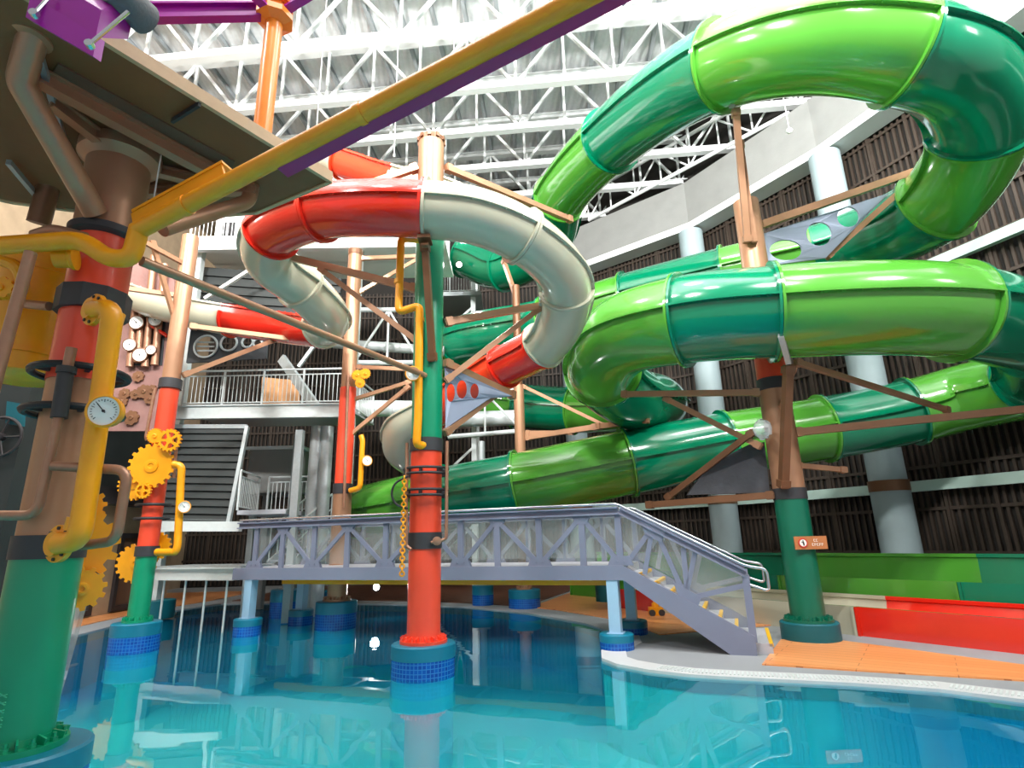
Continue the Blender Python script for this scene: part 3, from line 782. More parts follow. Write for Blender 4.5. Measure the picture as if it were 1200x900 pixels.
# sign on the right column
sg = thing('warning_sign', P(950, 636, RY - RR - .03), 'small brown warning sign with a red ringed symbol on the dark green column', 'sign')
sc_ = P(950, 636, RY - RR - .05); b = MB(); b.box(sc_, (.62, .025, .24)); b.build('plate', M['sign_brown'], sg, smooth=False)
b = MB(); b.lathe(sc_ + Vector((-.155, -.014, 0)), [(.085, 0), (.085, .006), (.06, .008)], 28, (0, -1, 0)); b.ring(sc_ + Vector((-.155, -.018, 0)), .078, .012, (0, 1, 0), 28, 6); b.build('symbol_ring', M['sign_red'], sg)
b = MB(); b.lathe(sc_ + Vector((-.155, -.02, 0)), [(.066, 0), (.066, .004), (.001, .004)], 28, (0, -1, 0)); b.build('symbol_disc', M['sign_white'], sg)
b = MB(); q = sc_ + Vector((-.155, -.027, 0)); b.lathe(q + Vector((0, 0, .035)), [(.012, 0), (.012, .004), (.001, .004)], 10, (0, -1, 0)); b.beam(q + Vector((0, 0, .02)), q + Vector((.012, 0, -.05)), .024, .005, (0, 1, 0)); b.beam(q + Vector((-.03, 0, .02)), q + Vector((.02, 0, -.01)), .012, .005, (0, 1, 0)); b.build('symbol_figure', M['ink'], sg, smooth=False)
b = MB()
random.seed(2)
for row, (x0, x1, z) in enumerate(((.06, .15, .042), (.02, .21, -.035))):
    x = x0
    while x < x1:
        p = sc_ + Vector((x, -.016, z)); b.box(p, (.006, .006, .05)); b.box(p + Vector((.014, 0, .02)), (.026, .006, .007)); b.box(p + Vector((.014, 0, random.choice((-.02, 0)))), (.026, .006, .007)); x += .045
b.build('lettering', M['sign_white'], sg, smooth=False)
# ---- left red and green column
LX, LY, LR = -7.95, 12.58, .2
def zl_(x, y): return ZA(x, y, LY)
LX = P(160, 735, LY).x
pedestal(LX, LY, .46, 0.54, 'teal and blue mosaic pedestal in the water under the slim column with yellow gears')
lc = thing('support_column', (LX, LY, 0.54), 'slim left column, green foot and red shaft, with yellow gear wheels on it', 'column')
z1, z2, z3, z4 = zl_(168, 652), zl_(172, 640), zl_(200, 456), zl_(202, 445)
sect(lc, 'foot_shaft', LX, LY, 0.54, z1, LR, 'paint_green', 'green painted foot'); sect(lc, 'lower_shaft', LX, LY, z2, z3, LR, 'paint_red', 'red painted shaft')
sect(lc, 'upper_shaft', LX, LY, z4, zl_(224, 278), LR * .95, 'bronze', 'bronze painted shaft')
sect(lc, 'collar', LX, LY, z1, z2, LR + .03, 'black_band'); sect(lc, 'collar', LX, LY, z3, z4, LR + .04, 'black_band'); flange(lc, LX, LY, .54, LR, 'paint_green', 12)
for y in (592, 608):
    b = MB(); b.ring((LX, LY, zl_(178, y)), LR + .12, .03); b.build('pipe_clamp', M['rubber'], lc)
GY = LY - .35
def gearp(root, x, y, Y, r, teeth, hole=0, spokes=0, ax=(.12, -1, -.05), th=.07):
    b = MB(); b.gear(P(x, y, Y), ax, r, teeth, th, hole, .13, spokes); return b.build('gear_wheel', M['yellow'], root, smooth=False)
gearp(lc, 178, 546, GY, .48, 18); gearp(lc, 199, 516, GY - .1, .25, 18, 0, 5); gearp(lc, 182, 511, GY + .1, .17, 20)
gearp(lc, 158, 568, GY + .1, .34, 22); gearp(lc, 168, 575, GY - .06, .17, 16, 0, 4); gearp(lc, 160, 660, LY + .3, .42, 18); gearp(lc, 184, 640, LY + .3, .3, 16)
b = MB(); b.pipe([P(203, 544, GY - .1), P(213, 546, GY - .1), P(208, 640, GY - .1), P(206, 647, GY - .1), P(184, 647, GY + .1)], .075, 12, .14); b.build('yellow_pipe', M['yellow'], lc)
gauge(lc, P(216, 594, GY - .2), (.5, -1, 0), .12)
for x0, y0, x1, y1, x2, y2 in ((182, 455, 171, 512, 172, 516), (208, 515, 205, 540, 204, 560)):
    b = MB(); b.pipe([P(x0, y0, LY - .28), P(x1, y1, LY - .28), P(x2, y2, LY - .25)], .035, 8, .05); b.build('copper_pipe', M['copper'], lc)
arm(lc, 158, 278, LY - 1.2, 221, 312, LY, .08, .1); arm(lc, 178, 282, LY - .8, 207, 382, LY, .08, .1); arm(lc, 140, 337, LY - .6, 213, 347, LY, .08, .1)
arm(lc, 214, 440, LY, 326, 397, 14.2, .09, .11); arm(lc, 222, 382, LY, 362, 400, 14.0, .09, .11)
# ---- rear column with red band
QX, QY = P(393, 735, 15.16).x, 15.16
def zq_(y): return ZA(405, y, QY)
pedestal(QX, QY, .5, .62, 'wide teal and mosaic pedestal of the rear bronze column under the bridge')
qc = thing('support_column', (QX, QY, .62), 'rear bronze column with a red middle, behind the left end of the bridge', 'column')
sect(qc, 'lower_shaft', QX, QY, .62, zq_(578), .24, 'bronze', 'bronze painted foot'); sect(qc, 'middle_shaft', QX, QY, zq_(568), zq_(455), .22, 'paint_red', 'red painted shaft'); sect(qc, 'upper_shaft', QX, QY, zq_(455), zq_(297), .2, 'bronze', 'bronze painted shaft')
sect(qc, 'collar', QX, QY, zq_(579), zq_(567), .25, 'black_band'); sect(qc, 'top_cap', QX, QY, zq_(300), zq_(294), .215, 'bronze_dark'); flange(qc, QX, QY, .62, .24, 'bronze', 12)
b = MB(); b.pipe([P(423, 510, QY - .3), P(425, 516, QY - .3), P(422, 572, QY - .3), P(410, 575, QY - .2)], .07, 12, .12); b.build('yellow_pipe', M['yellow'], qc)
gauge(qc, P(430, 540, QY - .4), (.5, -1, 0), .13)
for x, y, r in ((419, 440, .16), (428, 438, .15), (422, 449, .14)): gearp(qc, x, y, QY - .3, r, 14)
b = MB(); b.pipe([P(408, 440, QY - .26), P(405, 530, QY - .26), P(403, 595, QY - .26)], .04, 8, .1); b.build('copper_pipe', M['copper'], qc)
arm(qc, 420, 303, QY, 500, 300, 15.5, .09, .11); arm(qc, 420, 343, QY, 492, 302, 15.5, .08, .1); arm(qc, 408, 470, QY, 482, 447, 14.9, .08, .1); arm(qc, 410, 510, QY, 480, 452, 14.9, .08, .1); arm(qc, 418, 430, QY, 482, 433, 14.8, .08, .1)
# ---- far post right of the centre column
EX, EY = P(615, 713, 18.1).x, 18.1
pedestal(EX, EY, .48, .55, 'teal pedestal far under the bridge, right of the centre column')
ec = thing('support_column', (EX, EY, .55), 'slim rear bronze post right of the centre column, carrying brown arms', 'column')
sect(ec, 'shaft', EX, EY, .55, ZA(608, 452, EY), .17, 'bronze'); sect(ec, 'upper_shaft', EX, EY, ZA(608, 452, EY), ZA(605, 335, EY), .13, 'bronze_dark')
flange(ec, EX, EY, .55, .17, 'bronze', 10)
arm(ec, 616, 513, EY, 700, 500, 17.0, .12, .16); arm(ec, 616, 507, EY, 672, 507, 17.4, .1, .12); arm(ec, 700, 500, 17.0, 760, 492, 15.5, .12, .15); arm(ec, 612, 452, EY, 712, 500, 17, .08, .1); arm(ec, 590, 305, 19, 606, 352, EY, .12, .14)
# ---------------------------------------------------------------- footbridge with stairs
FB = Vector((1.78, 11.21, 0)); UB = Vector((-.936, .351, 0)).normalized(); NB = Vector((.351, .936, 0)).normalized(); BW = 1.9
def BP(x, y, off=0.0):
    d = _ray(x, y); t = ((FB + NB * off - EYE).dot(NB)) / d.dot(NB); return EYE + d * t
br = thing('footbridge', (FB.x, FB.y, 0), 'grey steel truss footbridge over the pool with a stair at its right end', 'footbridge')
def su(p): return (p - FB).dot(UB)       # along-bridge coordinate (positive to the left)
def at(s, z, off=0.0): return FB + UB * s + NB * off + Vector((0, 0, z))
sL, sR = su(BP(276, 665)), su(BP(729, 663))
zD, zB, zT = 1.48, 1.22, 2.55
def side(off):
    bb = MB(); bb.beam(at(sL, (zD + zB) / 2, off), at(sR - .02, (zD + zB) / 2, off), .14, zD - zB); bb.build('bottom_beam', M['bridge_grey'], br, smooth=False)
    bb = MB(); bb.ibeam(at(sL, zT - .07, off), at(sR, zT - .07, off), .16, .15, .03); bb.build('top_chord', M['bridge_grey'], br, smooth=False)
    nodes = [su(BP(x, 640)) for x in (300, 331, 368, 407, 452, 497, 540, 583, 632, 683, 726)]
    for s in nodes: b1 = MB(); b1.beam(at(s, zD, off), at(s, zT - .14, off), .12, .06, tuple(NB)); b1.build('truss_post', M['bridge_grey'], br, smooth=False)
    for i in range(len(nodes) - 1):
        lo, hi = (zD + .02, zT - .16)
        a, c = ((lo, hi) if i % 2 == 0 else (hi, lo))
        b2 = MB(); b2.beam(at(nodes[i], a, off), at(nodes[i + 1], c, off), .09, .05, tuple(NB)); b2.build('truss_diagonal', M['bridge_grey'], br, smooth=False)
    for i, s in enumerate(nodes):
        b3 = MB()
        if i % 2: pts = [(-.2, zT - .13), (.2, zT - .13), (.1, zT - .3), (-.1, zT - .3)]
        else: pts = [(-.24, zD), (-.17, zD + .17), (.17, zD + .17), (.24, zD)]
        b3.prism([at(s + a, z, off - .035) for a, z in pts], NB * .02); b3.prism([at(s + a, z, off + .02) for a, z in pts], NB * .02)
        for a, z in ((-.07, .08), (.07, .08)):
            zz = (zT - .13 - z) if i % 2 else zD + z; b3.rod(at(s + a, zz, off - .05), at(s + a, zz, off + .05), .018, 6)
        b3.build('gusset_plate', M['bridge_grey'], br, smooth=False)
    for i in range(len(nodes) - 1):
        gb = MB(); io = off + (.09 if off < 1 else -.09)
        gb.beam(at(nodes[i] - .03, (zD + zT) / 2 - .02, io), at(nodes[i + 1] + .03, (zD + zT) / 2 - .02, io), .012, zT - zD - .2); gb.build('glass_panel', M['panel_glass'], br, smooth=False)
    # silver handrail running on down the stair
    hp = [at(sL - .0, zT + .07, off)] + [at(sR - .08, zT + .07, off)]
    return hp
h0, h1 = side(0), side(BW)
# stairs
zTopS = zD; S0 = sR - .02
foot = BP(888, 771); S1 = su(foot); NT = 8
def stz(s): return zD + (s - S0) / (S1 - S0) * (DZ - zD)
for off in (0, BW):
    bb = MB()
    a0, a1 = at(S0, zD, off), at(S1 + .04, DZ + .22, off)
    bb.prism([at(S0, zD, off - .07), at(S0, zB, off - .07), at(S0 + .0, zB, off - .07), at(S1 + .42, DZ, off - .07), at(S1, DZ, off - .07), at(S1, DZ + .3, off - .07)], NB * .14); bb.build('stringer', M['bridge_grey'], br, smooth=False)
    rise = zT - zD
    pA, pB = at(S0, zT - .07, off), at(S1 + .02, DZ + .3 + 1.0, off)
    bb = MB(); bb.ibeam(pA, pB, .14, .13, .03, (0, 0, 1)); bb.beam(at(S1 + .03, DZ + .2, off), at(S1 + .03, DZ + 1.28, off), .12, .08, tuple(NB))
    for s in (S0 + (S1 - S0) * .52,):
        bb.beam(at(s, stz(s) + .2, off), at(s + .22 * (1 if S1 > S0 else -1) * 0, stz(s) + 1.05, off), .09, .05, tuple(NB))
    bb.build('stair_chord', M['bridge_grey'], br, smooth=False)
    bb = MB(); L_ = S1 - S0
    def q(fr, hh): s = S0 + L_ * fr; return at(s, stz(s) + .27 * fr + hh, off)
    for (f0, h0_, f1, h1_) in ((.02, .02, .28, 1.0), (.28, 1.0, .18, .05), (.3, 1.0, .5, .05), (.5, .05, .62, .98), (.54, .08, .97, .8)):
        bb.beam(q(f0, h0_), q(f1, h1_), .085, .05, tuple(NB))
    for fr, hh in ((.28, .94), (.52, .1)):
        c = q(fr, hh); e = (pB - pA).normalized(); bb.prism([c - e * .26 - NB * .04 + Vector((0, 0, .1)), c + e * .26 - NB * .04 + Vector((0, 0, .1)), c + e * .16 - NB * .04 - Vector((0, 0, .14)), c - e * .16 - NB * .04 - Vector((0, 0, .14))], NB * .08)
    bb.build('stair_brace', M['bridge_grey'], br, smooth=False)
    io = off + (.09 if off < 1 else -.09)
    bb = MB(); bb.prism([at(S0, zD + .05, io), at(S1, DZ + .3, io), at(S1, DZ + 1.2, io), at(S0, zT - .15, io)], NB * .012); bb.build('glass_panel', M['panel_glass'], br, smooth=False)
    e = (pB - pA).normalized(); tip = pB + Vector((0, 0, .13))
    hor = Vector((-UB.x, -UB.y, 0))
    bb = MB(); bb.pipe([at(sL, zT + .06, off), at(S0 + .05, zT + .06, off), tip, tip + hor * .34 - Vector((0, 0, .06)), tip + hor * .34 - Vector((0, 0, .42)), tip + hor * .0 - Vector((0, 0, .3))], .026, 12, .09)
    bb.build('handrail', M['steel'], br)
bb = MB(); bb.prism([at(sL, zD - .06, .05), at(S0, zD - .06, .05), at(S0, zD - .06, BW - .05), at(sL, zD - .06, BW - .05)], (0, 0, .06)); bb.build('deck_plate', M['tread'], br, smooth=False)
bb = MB()
k = sL - .4
while k > sR: bb.beam(at(k, zB + .06, .0), at(k, zB + .06, BW), .1, .14); k -= 1.1
bb.build('cross_beam', M['bridge_grey'], br, smooth=False)
bb = MB(); bb.beam(at(sL - 1.0, zB - .07, .55), at(sR + .2, zB - .07, .55), .1, .13); o = bb.build('pipe_beam', M['amber_beam'], br, smooth=False); o['label'] = 'amber painted beam under the deck'
for i in range(NT):
    f0, f1 = i / NT, (i + 1) / NT
    z = zD - (zD - DZ - .02) * (i + 1) / (NT + 1)
    a, c = S0 + (S1 - S0) * f0, S0 + (S1 - S0) * f1
    bb = MB(); m_ = (a + c) / 2; w_ = abs(c - a) + .03
    bb.prism([at(a, z - .05, .1), at(c, z - .05, .1), at(c, z - .05, BW - .1), at(a, z - .05, BW - .1)], (0, 0, .05))
    bb.prism([at(a, z, .1), at(a, z, BW - .1), at(a, z + .12, BW - .1), at(a, z + .12, .1)], -UB * .012)
    tr = bb.build('stair_tread', M['tread'], br, smooth=False)
    bb = MB(); sg_ = -UB; bb.prism([at(c, z - .055, .1) - sg_ * .05, at(c, z - .055, .1) + sg_ * .012, at(c, z + .006, .1) + sg_ * .012, at(c, z + .006, .1) - sg_ * .05], NB * (BW - .2)); bb.build('nosing', M['nosing'], tr, smooth=False)
c = S1 + (.26 if S1 > S0 else -.26)
bb = MB(); bb.prism([at(S1, DZ + .005, .07), at(c, DZ + .005, .07), at(c, DZ + .005, BW - .07), at(S1, DZ + .005, BW - .07)], (0, 0, .17)); tr = bb.build('stair_tread', M['tread'], br, smooth=False)
bb = MB(); bb.prism([at(c, DZ + .13, .07) + UB * .05, at(c, DZ + .13, .07) - UB * .012, at(c, DZ + .182, .07) - UB * .012, at(c, DZ + .182, .07) + UB * .05], NB * (BW - .14)); bb.build('nosing', M['nosing'], tr, smooth=False)
pier_labels = ['pale blue bridge pier pedestal standing at the pool edge tip, nearest the camera', 'pale blue bridge pier pedestal behind the one at the pool edge tip', 'mosaic pedestal under the leftmost front bridge pier', 'mosaic pedestal under the rear left bridge pier']
spots = [(0, 0.05), (0 - .0, BW - .1), (su(Vector((-6.37, 14.27, 0))), .05), (su(Vector((-6.37, 14.27, 0))) - .05, BW - .1)]
for (s, off), lab in zip(spots, ['short teal and mosaic pedestal at the pool edge tip under the stairs', 'short dark mosaic pedestal under the rear right bridge pier', 'teal and mosaic pedestal under the leftmost bridge pier', 'mosaic pedestal under the second bridge pier from the left']):
    p = at(s, 0, off)
    pedestal(p.x, p.y, .31, .3 if s < 2 else .36, lab, bottom=-1.24)
    bb = MB(); ztop = .29 if s < 2 else .35
    bb.beam(p + Vector((0, 0, ztop)), p + Vector((0, 0, zB)), .21, .21, tuple(NB)); bb.box(p + Vector((0, 0, ztop + .01)), (.3, .3, .02), math.atan2(UB.y, UB.x)); bb.build('pier', M['pier_blue'], br, smooth=False)
# small yellow robot like pump cart under the stair: a yellow bundle of fittings
q = PZ(769, 722, DZ)
yv = thing('valve_assembly', (q.x, q.y, DZ), 'small yellow valve assembly on the deck beneath the stairs', 'valve')
b = MB(); b.box(q + Vector((0, 0, .12)), (.34, .22, .2)); b.build('housing', M['yellow'], yv, smooth=False)
b = MB(); b.lathe(q + Vector((0, 0, .21)), [(.09, 0), (.09, .1), (.05, .12), (.05, .2), (.001, .22)], 16); b.build('cap', M['yellow'], yv)
for dx in (-.12, .12):
    b = MB(); b.lathe(q + Vector((dx, -.12, .09)), [(.08, -.03), (.08, .03), (.001, .03)], 14, (0, -1, 0)); b.build('wheel', M['black_band'], yv)
# further pedestals seen below the bridge
extra = [(566, 710, .34, .62, 'dark blue mosaic pedestal far under the bridge, just right of the centre column', 'slim grey steel post just right of the centre column, under the bridge'),
         (333, 722, .42, .75, 'blue pedestal between the two leftmost bridge piers, farther back', 'grey steel post between the two leftmost bridge piers, farther back'),
         (368, 716, .4, .6, 'small teal pedestal just left behind the wide bronze column pedestal', 'grey steel post just left behind the rear bronze column')]
for x, y, r, top, lab, lab2 in extra:
    p = PZ(x, y, 0); pedestal(p.x, p.y, r, top, lab)
    t = thing('steel_post', (p.x, p.y, top), lab2, 'post')
    b = MB(); b.lathe((p.x, p.y, top), [(.12, 0), (.12, 4.6)], 24); b.build('shaft', M['galv'], t); b = MB(); b.lathe((p.x, p.y, top), [(.22, 0), (.22, .04), (.13, .06)], 24); b.build('foot_plate', M['galv'], t)
for x, y, r, top, lab in ((712, 704, .36, .6, 'teal pedestal standing on the far orange deck, seen under the bridge'), (180, 724, .52, .55, 'teal pedestal on the left deck behind the slim column with gears')):
    p = PZ(x, y, DZ + .03); pedestal(p.x, p.y, r, top, lab, False, bottom=DZ + .02, m='teal_dark')
# ---------------------------------------------------------------- big left column with its pipes
AX, AY, AR = -4.25, 5.35, .27
def za(x, y): return ZA(x, y, AY)
pedestal(AX, AY, .56, .42, 'large teal pedestal in the left foreground corner under the thick pipe-clad column')
ac = thing('support_column', (AX, AY, .42), 'thick foreground column at the left edge, wrapped in yellow and copper pipes', 'column')
zz = [.42, za(40, 655), za(45, 628), za(75, 450), za(78, 436), za(120, 285), za(125, 268)]
zPL = 6.25
sect(ac, 'foot_shaft', AX, AY, .42, zz[1], AR, 'paint_green', 'green painted foot'); sect(ac, 'collar', AX, AY, zz[1], zz[2], AR + .015, 'black_band')
sect(ac, 'lower_shaft', AX, AY, zz[2], zz[3], AR - .01, 'bronze', 'bronze painted shaft'); sect(ac, 'middle_shaft', AX, AY, zz[3], zz[5], AR, 'paint_red', 'red painted shaft')
b = MB(); b.lathe((AX, AY, zz[5]), [(AR + .01, 0), (AR + .07, .03), (AR + .07, .1), (AR + .01, .13)], 40); b.build('collar', M['black_band'], ac)
sect(ac, 'upper_shaft', AX, AY, zz[5] + .1, zPL - .02, AR + .03, 'bronze', 'bronze painted upper shaft')
b = MB(); b.lathe((AX, AY, zPL - .22), [(AR + .03, 0), (AR + .12, .08), (AR + .12, .2)], 40); b.build('head_plate', M['bronze'], ac)
flange(ac, AX, AY, .42, AR, 'paint_green', 12)
zc1 = za(95, 358)
b = MB()
b.lathe((AX, AY, zc1 - .12), [(AR + .005, 0), (AR + .05, .0), (AR + .05, .24), (AR + .005, .24)], 10); b.build('clamp_band', M['black_band'], ac, angle=20)
for y in (440, 485):
    b = MB(); b.ring((AX, AY, za(80, y)), AR + .12, .035); 
    for i in range(5):
        a = 2 * PI * i / 5 + .5; b.beam((AX + AR * math.cos(a), AY + AR * math.sin(a), za(80, y)), (AX + (AR + .12) * math.cos(a), AY + (AR + .12) * math.sin(a), za(80, y)), .04, .06)
    b.build('pipe_clamp', M['rubber'], ac)
b = MB(); b.rod(P(78, 432, 4.95), P(69, 490, 4.95), .065, 16); b.lathe(P(78, 434, 4.95), [(.08, -.03), (.08, .03)], 14); b.build('cylinder', M['black_band'], ac)
b = MB(); b.pipe([P(84, 408, 4.95), P(78, 436, 4.95)], .045, 12); b.pipe([P(69, 488, 4.95), P(43, 604, 4.95), P(-20, 604, 4.95)], .042, 12, .12); b.pipe([P(62, 546, 4.95), P(150, 551, 4.95), P(136, 634, 4.98), P(98, 639, 5.1)], .042, 12, .12); b.build('copper_pipe', M['copper'], ac)
YA_ = 4.9
b = MB(); b.pipe([P(110, 363, 4.95), P(133, 361, YA_ - .08), P(118, 470, YA_), P(93, 633, YA_ - .06), P(69, 637, 4.93)], .088, 20, .16)
for x, y in ((131, 372), (93, 614)): b.lathe(P(x, y, YA_ - .0), [(.1, -.05), (.1, .05)], 20, (.12, 0, 1))
b.build('yellow_pipe', M['yellow'], ac)
for c, nr in ((P(110, 363, 4.97), (-.5, -1, 0)), (P(69, 637, 4.97), (-.35, -1, 0))):
    b = MB(); nr = Vector(nr).normalized(); b.lathe(c, [(.155, -.03), (.155, .015), (.1, .02), (.1, .06)], 28, nr); pf_ = b.build('pipe_flange', M['yellow'], ac)
    b = MB()
    for i in range(8):
        a = 2 * PI * i / 8; e2 = nr.cross(Vector((0, 0, 1))).normalized(); e1 = e2.cross(nr); p = c + (e1 * math.cos(a) + e2 * math.sin(a)) * .127; b.rod(p, p + nr * .03, .016, 6)
    b.build('bolt_circle', M['ink'], pf_)
gauge(ac, P(123, 482, YA_ - .15), (.25, -1, -.1), .135)
# yellow pipe crossing at the top, elbow into the long yellow beam
b = MB(); b.pipe([P(-30, 290, 4.75), P(95, 281, 4.75), P(128, 303, 4.75), P(154, 303, 4.75), P(163, 268, 4.75)], .085, 20, .14)
b.lathe(P(82, 302, 4.95), [(.1, -.12), (.1, .0), (.12, .02), (.12, .05)], 18, (1, .3, .1)); b.build('yellow_pipe', M['yellow'], ac)
arm_c = MB(); arm_c.pipe([P(-12, 470, 4.6), P(36, 296, 4.6)], .05, 14); arm_c.build('copper_pipe', M['copper'], ac)
b = MB(); b.pipe([P(40, 275, 5.0), P(62, 268, 4.9), P(100, 278, 4.9)], .05, 12, .1); b.build('copper_pipe', M['copper'], ac)
b = MB(); b.rod(P(166, 306, 5.0), P(498, 440, CY - .3), .05, 12); b.build('tie_rod', M['bronze'], ac)
for x, y, Y, r, te, nm in ((88, 640, 5.75, .37, 14, 0), (98, 594, 5.9, .2, 12, 0), (96, 690, 5.7, .2, 12, 0)):
    b = MB(); b.gear(P(x, y, Y), (.7, -1, 0), r, te, .1, 0, .17); b.build('gear_wheel', M['yellow'], ac, smooth=False)
b = MB()
for y, Y in ((815, 5), (824, 5), (833, 5), (842, 5), (850, 5)):
    x = 18 - (y - 815) * .34
    a = (AX + AR * math.cos(-1.35) , AY + AR * math.sin(-1.35))
    z = ZA(x, y, 5.1)
    b.beam((a[0] - .03, a[1] - .004, z), (a[0] + .03, a[1] - .004, z + .012), .01, .008); b.beam((a[0] - .03, a[1] - .004, z + .02), (a[0] + .03, a[1] - .004, z - .01), .01, .008)
b.build('embossed_marks', M['embossed'], ac, smooth=False)
# yellow tank plate and brackets to the left of the column
yt = thing('yellow_tank', P(40, 430, 5.9), 'curved yellow tank panel and bracket left of the thick foreground column', 'tank')
b = MB()
q = P(38, 372, 5.9); b.lathe(q - Vector((0, 0, .72)), [(.36, 0), (.4, .03), (.4, 1.4), (.36, 1.44), (.001, 1.46)], 32); b.build('body', M['yellow'], yt)
for hz in (-.5, .45): b = MB(); b.lathe(q + Vector((0, 0, hz)), [(.42, 0), (.42, .06)], 32); b.build('hoop', M['amber_beam'], yt)
b = MB(); b.pipe([P(-15, 300, 5.2), P(22, 312, 5.2), P(28, 340, 5.3), P(10, 345, 5.3), P(-14, 345, 5.3)], .06, 12, .1); b.gear(P(2, 338, 5.2), (.2, -1, 0), .12, 10, .06); b.build('bracket', M['yellow'], yt, smooth=False)
b = MB(); b.pipe([P(28, 356, 5.3), P(58, 359, 5.2)], .045, 10); b.build('spigot', M['copper'], yt)
# long yellow beam with purple flange rising to the upper right
yb = thing('overhead_beam', P(163, 270, 4.75), 'long yellow and purple beam rising diagonally across the top of the view', 'beam')
b0, b1 = P(160, 271, 4.75), P(760, -43, 3.2)
dd = (b1 - b0).normalized(); upb = (dd.cross(Vector((0, 0, 1)))).normalized().cross(dd)
b = MB(); b.rod(b0, b1, .082, 24); 
for f in (.12, .5): b.lathe(b0 + (b1 - b0) * f, [(.092, -.03), (.092, .03)], 24, dd)
b.build('yellow_pipe', M['amber_beam'], yb)
s_ = b0 + (b1 - b0) * .0
b = MB(); a_, c_ = P(156, 257, 4.72), P(262, 199, 4.5); b.beam(a_, c_, .03, .12); b.beam(a_ + Vector((0, .05, .08)), c_ + Vector((0, .05, .08)), .14, .03); b.build('bracket_plate', M['amber_beam'], yb, smooth=False)
b = MB(); a_, c_ = P(330, 196, 4.35), P(775, -36, 3.3); b.ibeam(a_, c_, .14, .13, .03); 
b.build('purple_rail', M['purple_dark'], yb, smooth=False)
b = MB()
for f in (.25, .55, .8):
    p = a_ + (c_ - a_) * f; b.rod(p - Vector((.0, .085, 0)), p + Vector((0, .085, 0)), .02, 8)
b.build('bolt', M['steel'], yb)
# ---------------------------------------------------------------- platform above the column
pl = thing('play_platform', (AX, AY, zPL), 'raised dark brown platform seen from below at the upper left, carried by the thick column', 'platform')
poly = [(-2.14, 5.99), (-3.49, 3.9), (-4.1, 3.1), (-5.6, 2.6), (-7.6, 3.2), (-7.6, 5.4), (-6.25, 6.25), (-4.8, 6.75), (-3.33, 6.62)]
b = MB(); b.prism([(x, y, zPL) for x, y in poly], (0, 0, .06)); b.build('deck', M['deck_under'], pl, smooth=False)
b = MB()
for i in range(len(poly)):
    p, q = Vector((*poly[i], zPL + .05)), Vector((*poly[(i + 1) % len(poly)], zPL + .05)); b.beam(p, q, .05, .14)
b.build('fascia', M['fascia'], pl, smooth=False)
def pbeam(x0, y0, x1, y1, w=.12, h=.16, z=zPL - .1, m='bronze', ib=True):
    b = MB(); a, c = PZ(x0, y0, z), PZ(x1, y1, z)
    (b.ibeam if ib else b.beam)(a, c, w, h, *([.02] if ib else [])); return b.build('floor_beam', M[m], pl, smooth=False)
pbeam(42, 88, 268, 212); pbeam(60, 118, 130, 172, .1, .14); pbeam(165, 195, 245, 215, .1, .12); pbeam(165, 225, 300, 222, .1, .12)
b = MB(); a, c = PZ(202, 142, zPL - .04), PZ(234, 122, zPL - .04); b.beam(a, c, .03, .05); b.build('joint_strip', M['black_band'], pl, smooth=False)
for pts in (((68, 75), (275, 190), (270, 200), (62, 85)),):
    b = MB(); b.prism([PZ(x, y, zPL - .022) for x, y in pts], (0, 0, .02)); b.build('soffit_board', M['brown_wall'], pl, smooth=False)
b = MB(); b.pipe([P(40, 38, 3.9), P(24, 96, 4.1), P(112, 250, 5.05)], .11, 24, .06); b.lathe(P(38, 42, 3.9), [(.15, -.04), (.15, .04)], 24, (0.1, 0, 1)); b.build('brace_pipe', M['bronze'], pl)
b = MB(); b.pipe([P(190, 268, 5.2), P(292, 236, 6.0), P(300, 195, 6.1)], .085, 20, .12); b.build('brace_pipe', M['bronze'], pl)
b = MB(); b.rod(P(193, 158, 5.3), P(178, 245, 5.2), .008, 6); b.build('cable', M['rope'], pl)
b = MB()
for x0, y0, x1, y1 in ((48, 70, 82, 190), (10, 190, 60, 250)): b.beam(PZ(x0, y0, zPL - .08), PZ(x1, y1, zPL - .08), .05, .06)
b.build('cable_tray', M['galv'], pl, smooth=False)
# dark lower machinery bay left of the column top
b = MB(); b.pipe([P(45, 262, 6.1), P(58, 215, 6.0), P(70, 195, 5.9)], .12, 18, .1); b.build('stub_pipe', M['bronze_dark'], pl)
# purple hopper with a rolled grey net hanging beside the platform
ph = thing('purple_hopper', P(95, 30, 3.2), 'purple hanging hopper with a rolled grey cover at the upper left corner', 'hopper')
Yh = 3.1
c4 = [P(30, 20, Yh), P(110, 64, Yh + .15), P(163, 22, Yh + .5), P(120, -40, Yh + .5), P(40, -40, Yh)]
b = MB(); b.prism([P(30, 20, Yh), P(109, 66, Yh + .12), P(114, 42, Yh + .12), P(36, -6, Yh)], (0.02, .05, .0)); b.build('front_plate', M['purple'], ph, smooth=False)
b = MB(); b.prism([P(40, 0, Yh + .06), P(112, 44, Yh + .16), P(150, 46, Yh + .5), P(158, 15, Yh + .6), P(150, -40, Yh + .5), P(50, -40, Yh + .2)], (0, 0, .25)); b.build('tray', M['purple'], ph, smooth=False)
b = MB(); b.rod(P(126, -18, Yh + .2), P(170, 22, Yh + .55), .13, 20); b.build('rolled_cover', M['grey_fabric'], ph)
for x, y, x2, y2 in ((40, 16, 62, -8), (105, 52, 150, 14)):
    b = MB(); b.rod(P(x, y, Yh - .02), P(x2, y2, Yh + .05), .014, 8); b.lathe(P(x, y, Yh - .03), [(.028, -.02), (.028, .02)], 8, (.2, -1, 0)); b.build('turnbuckle', M['steel'], ph)
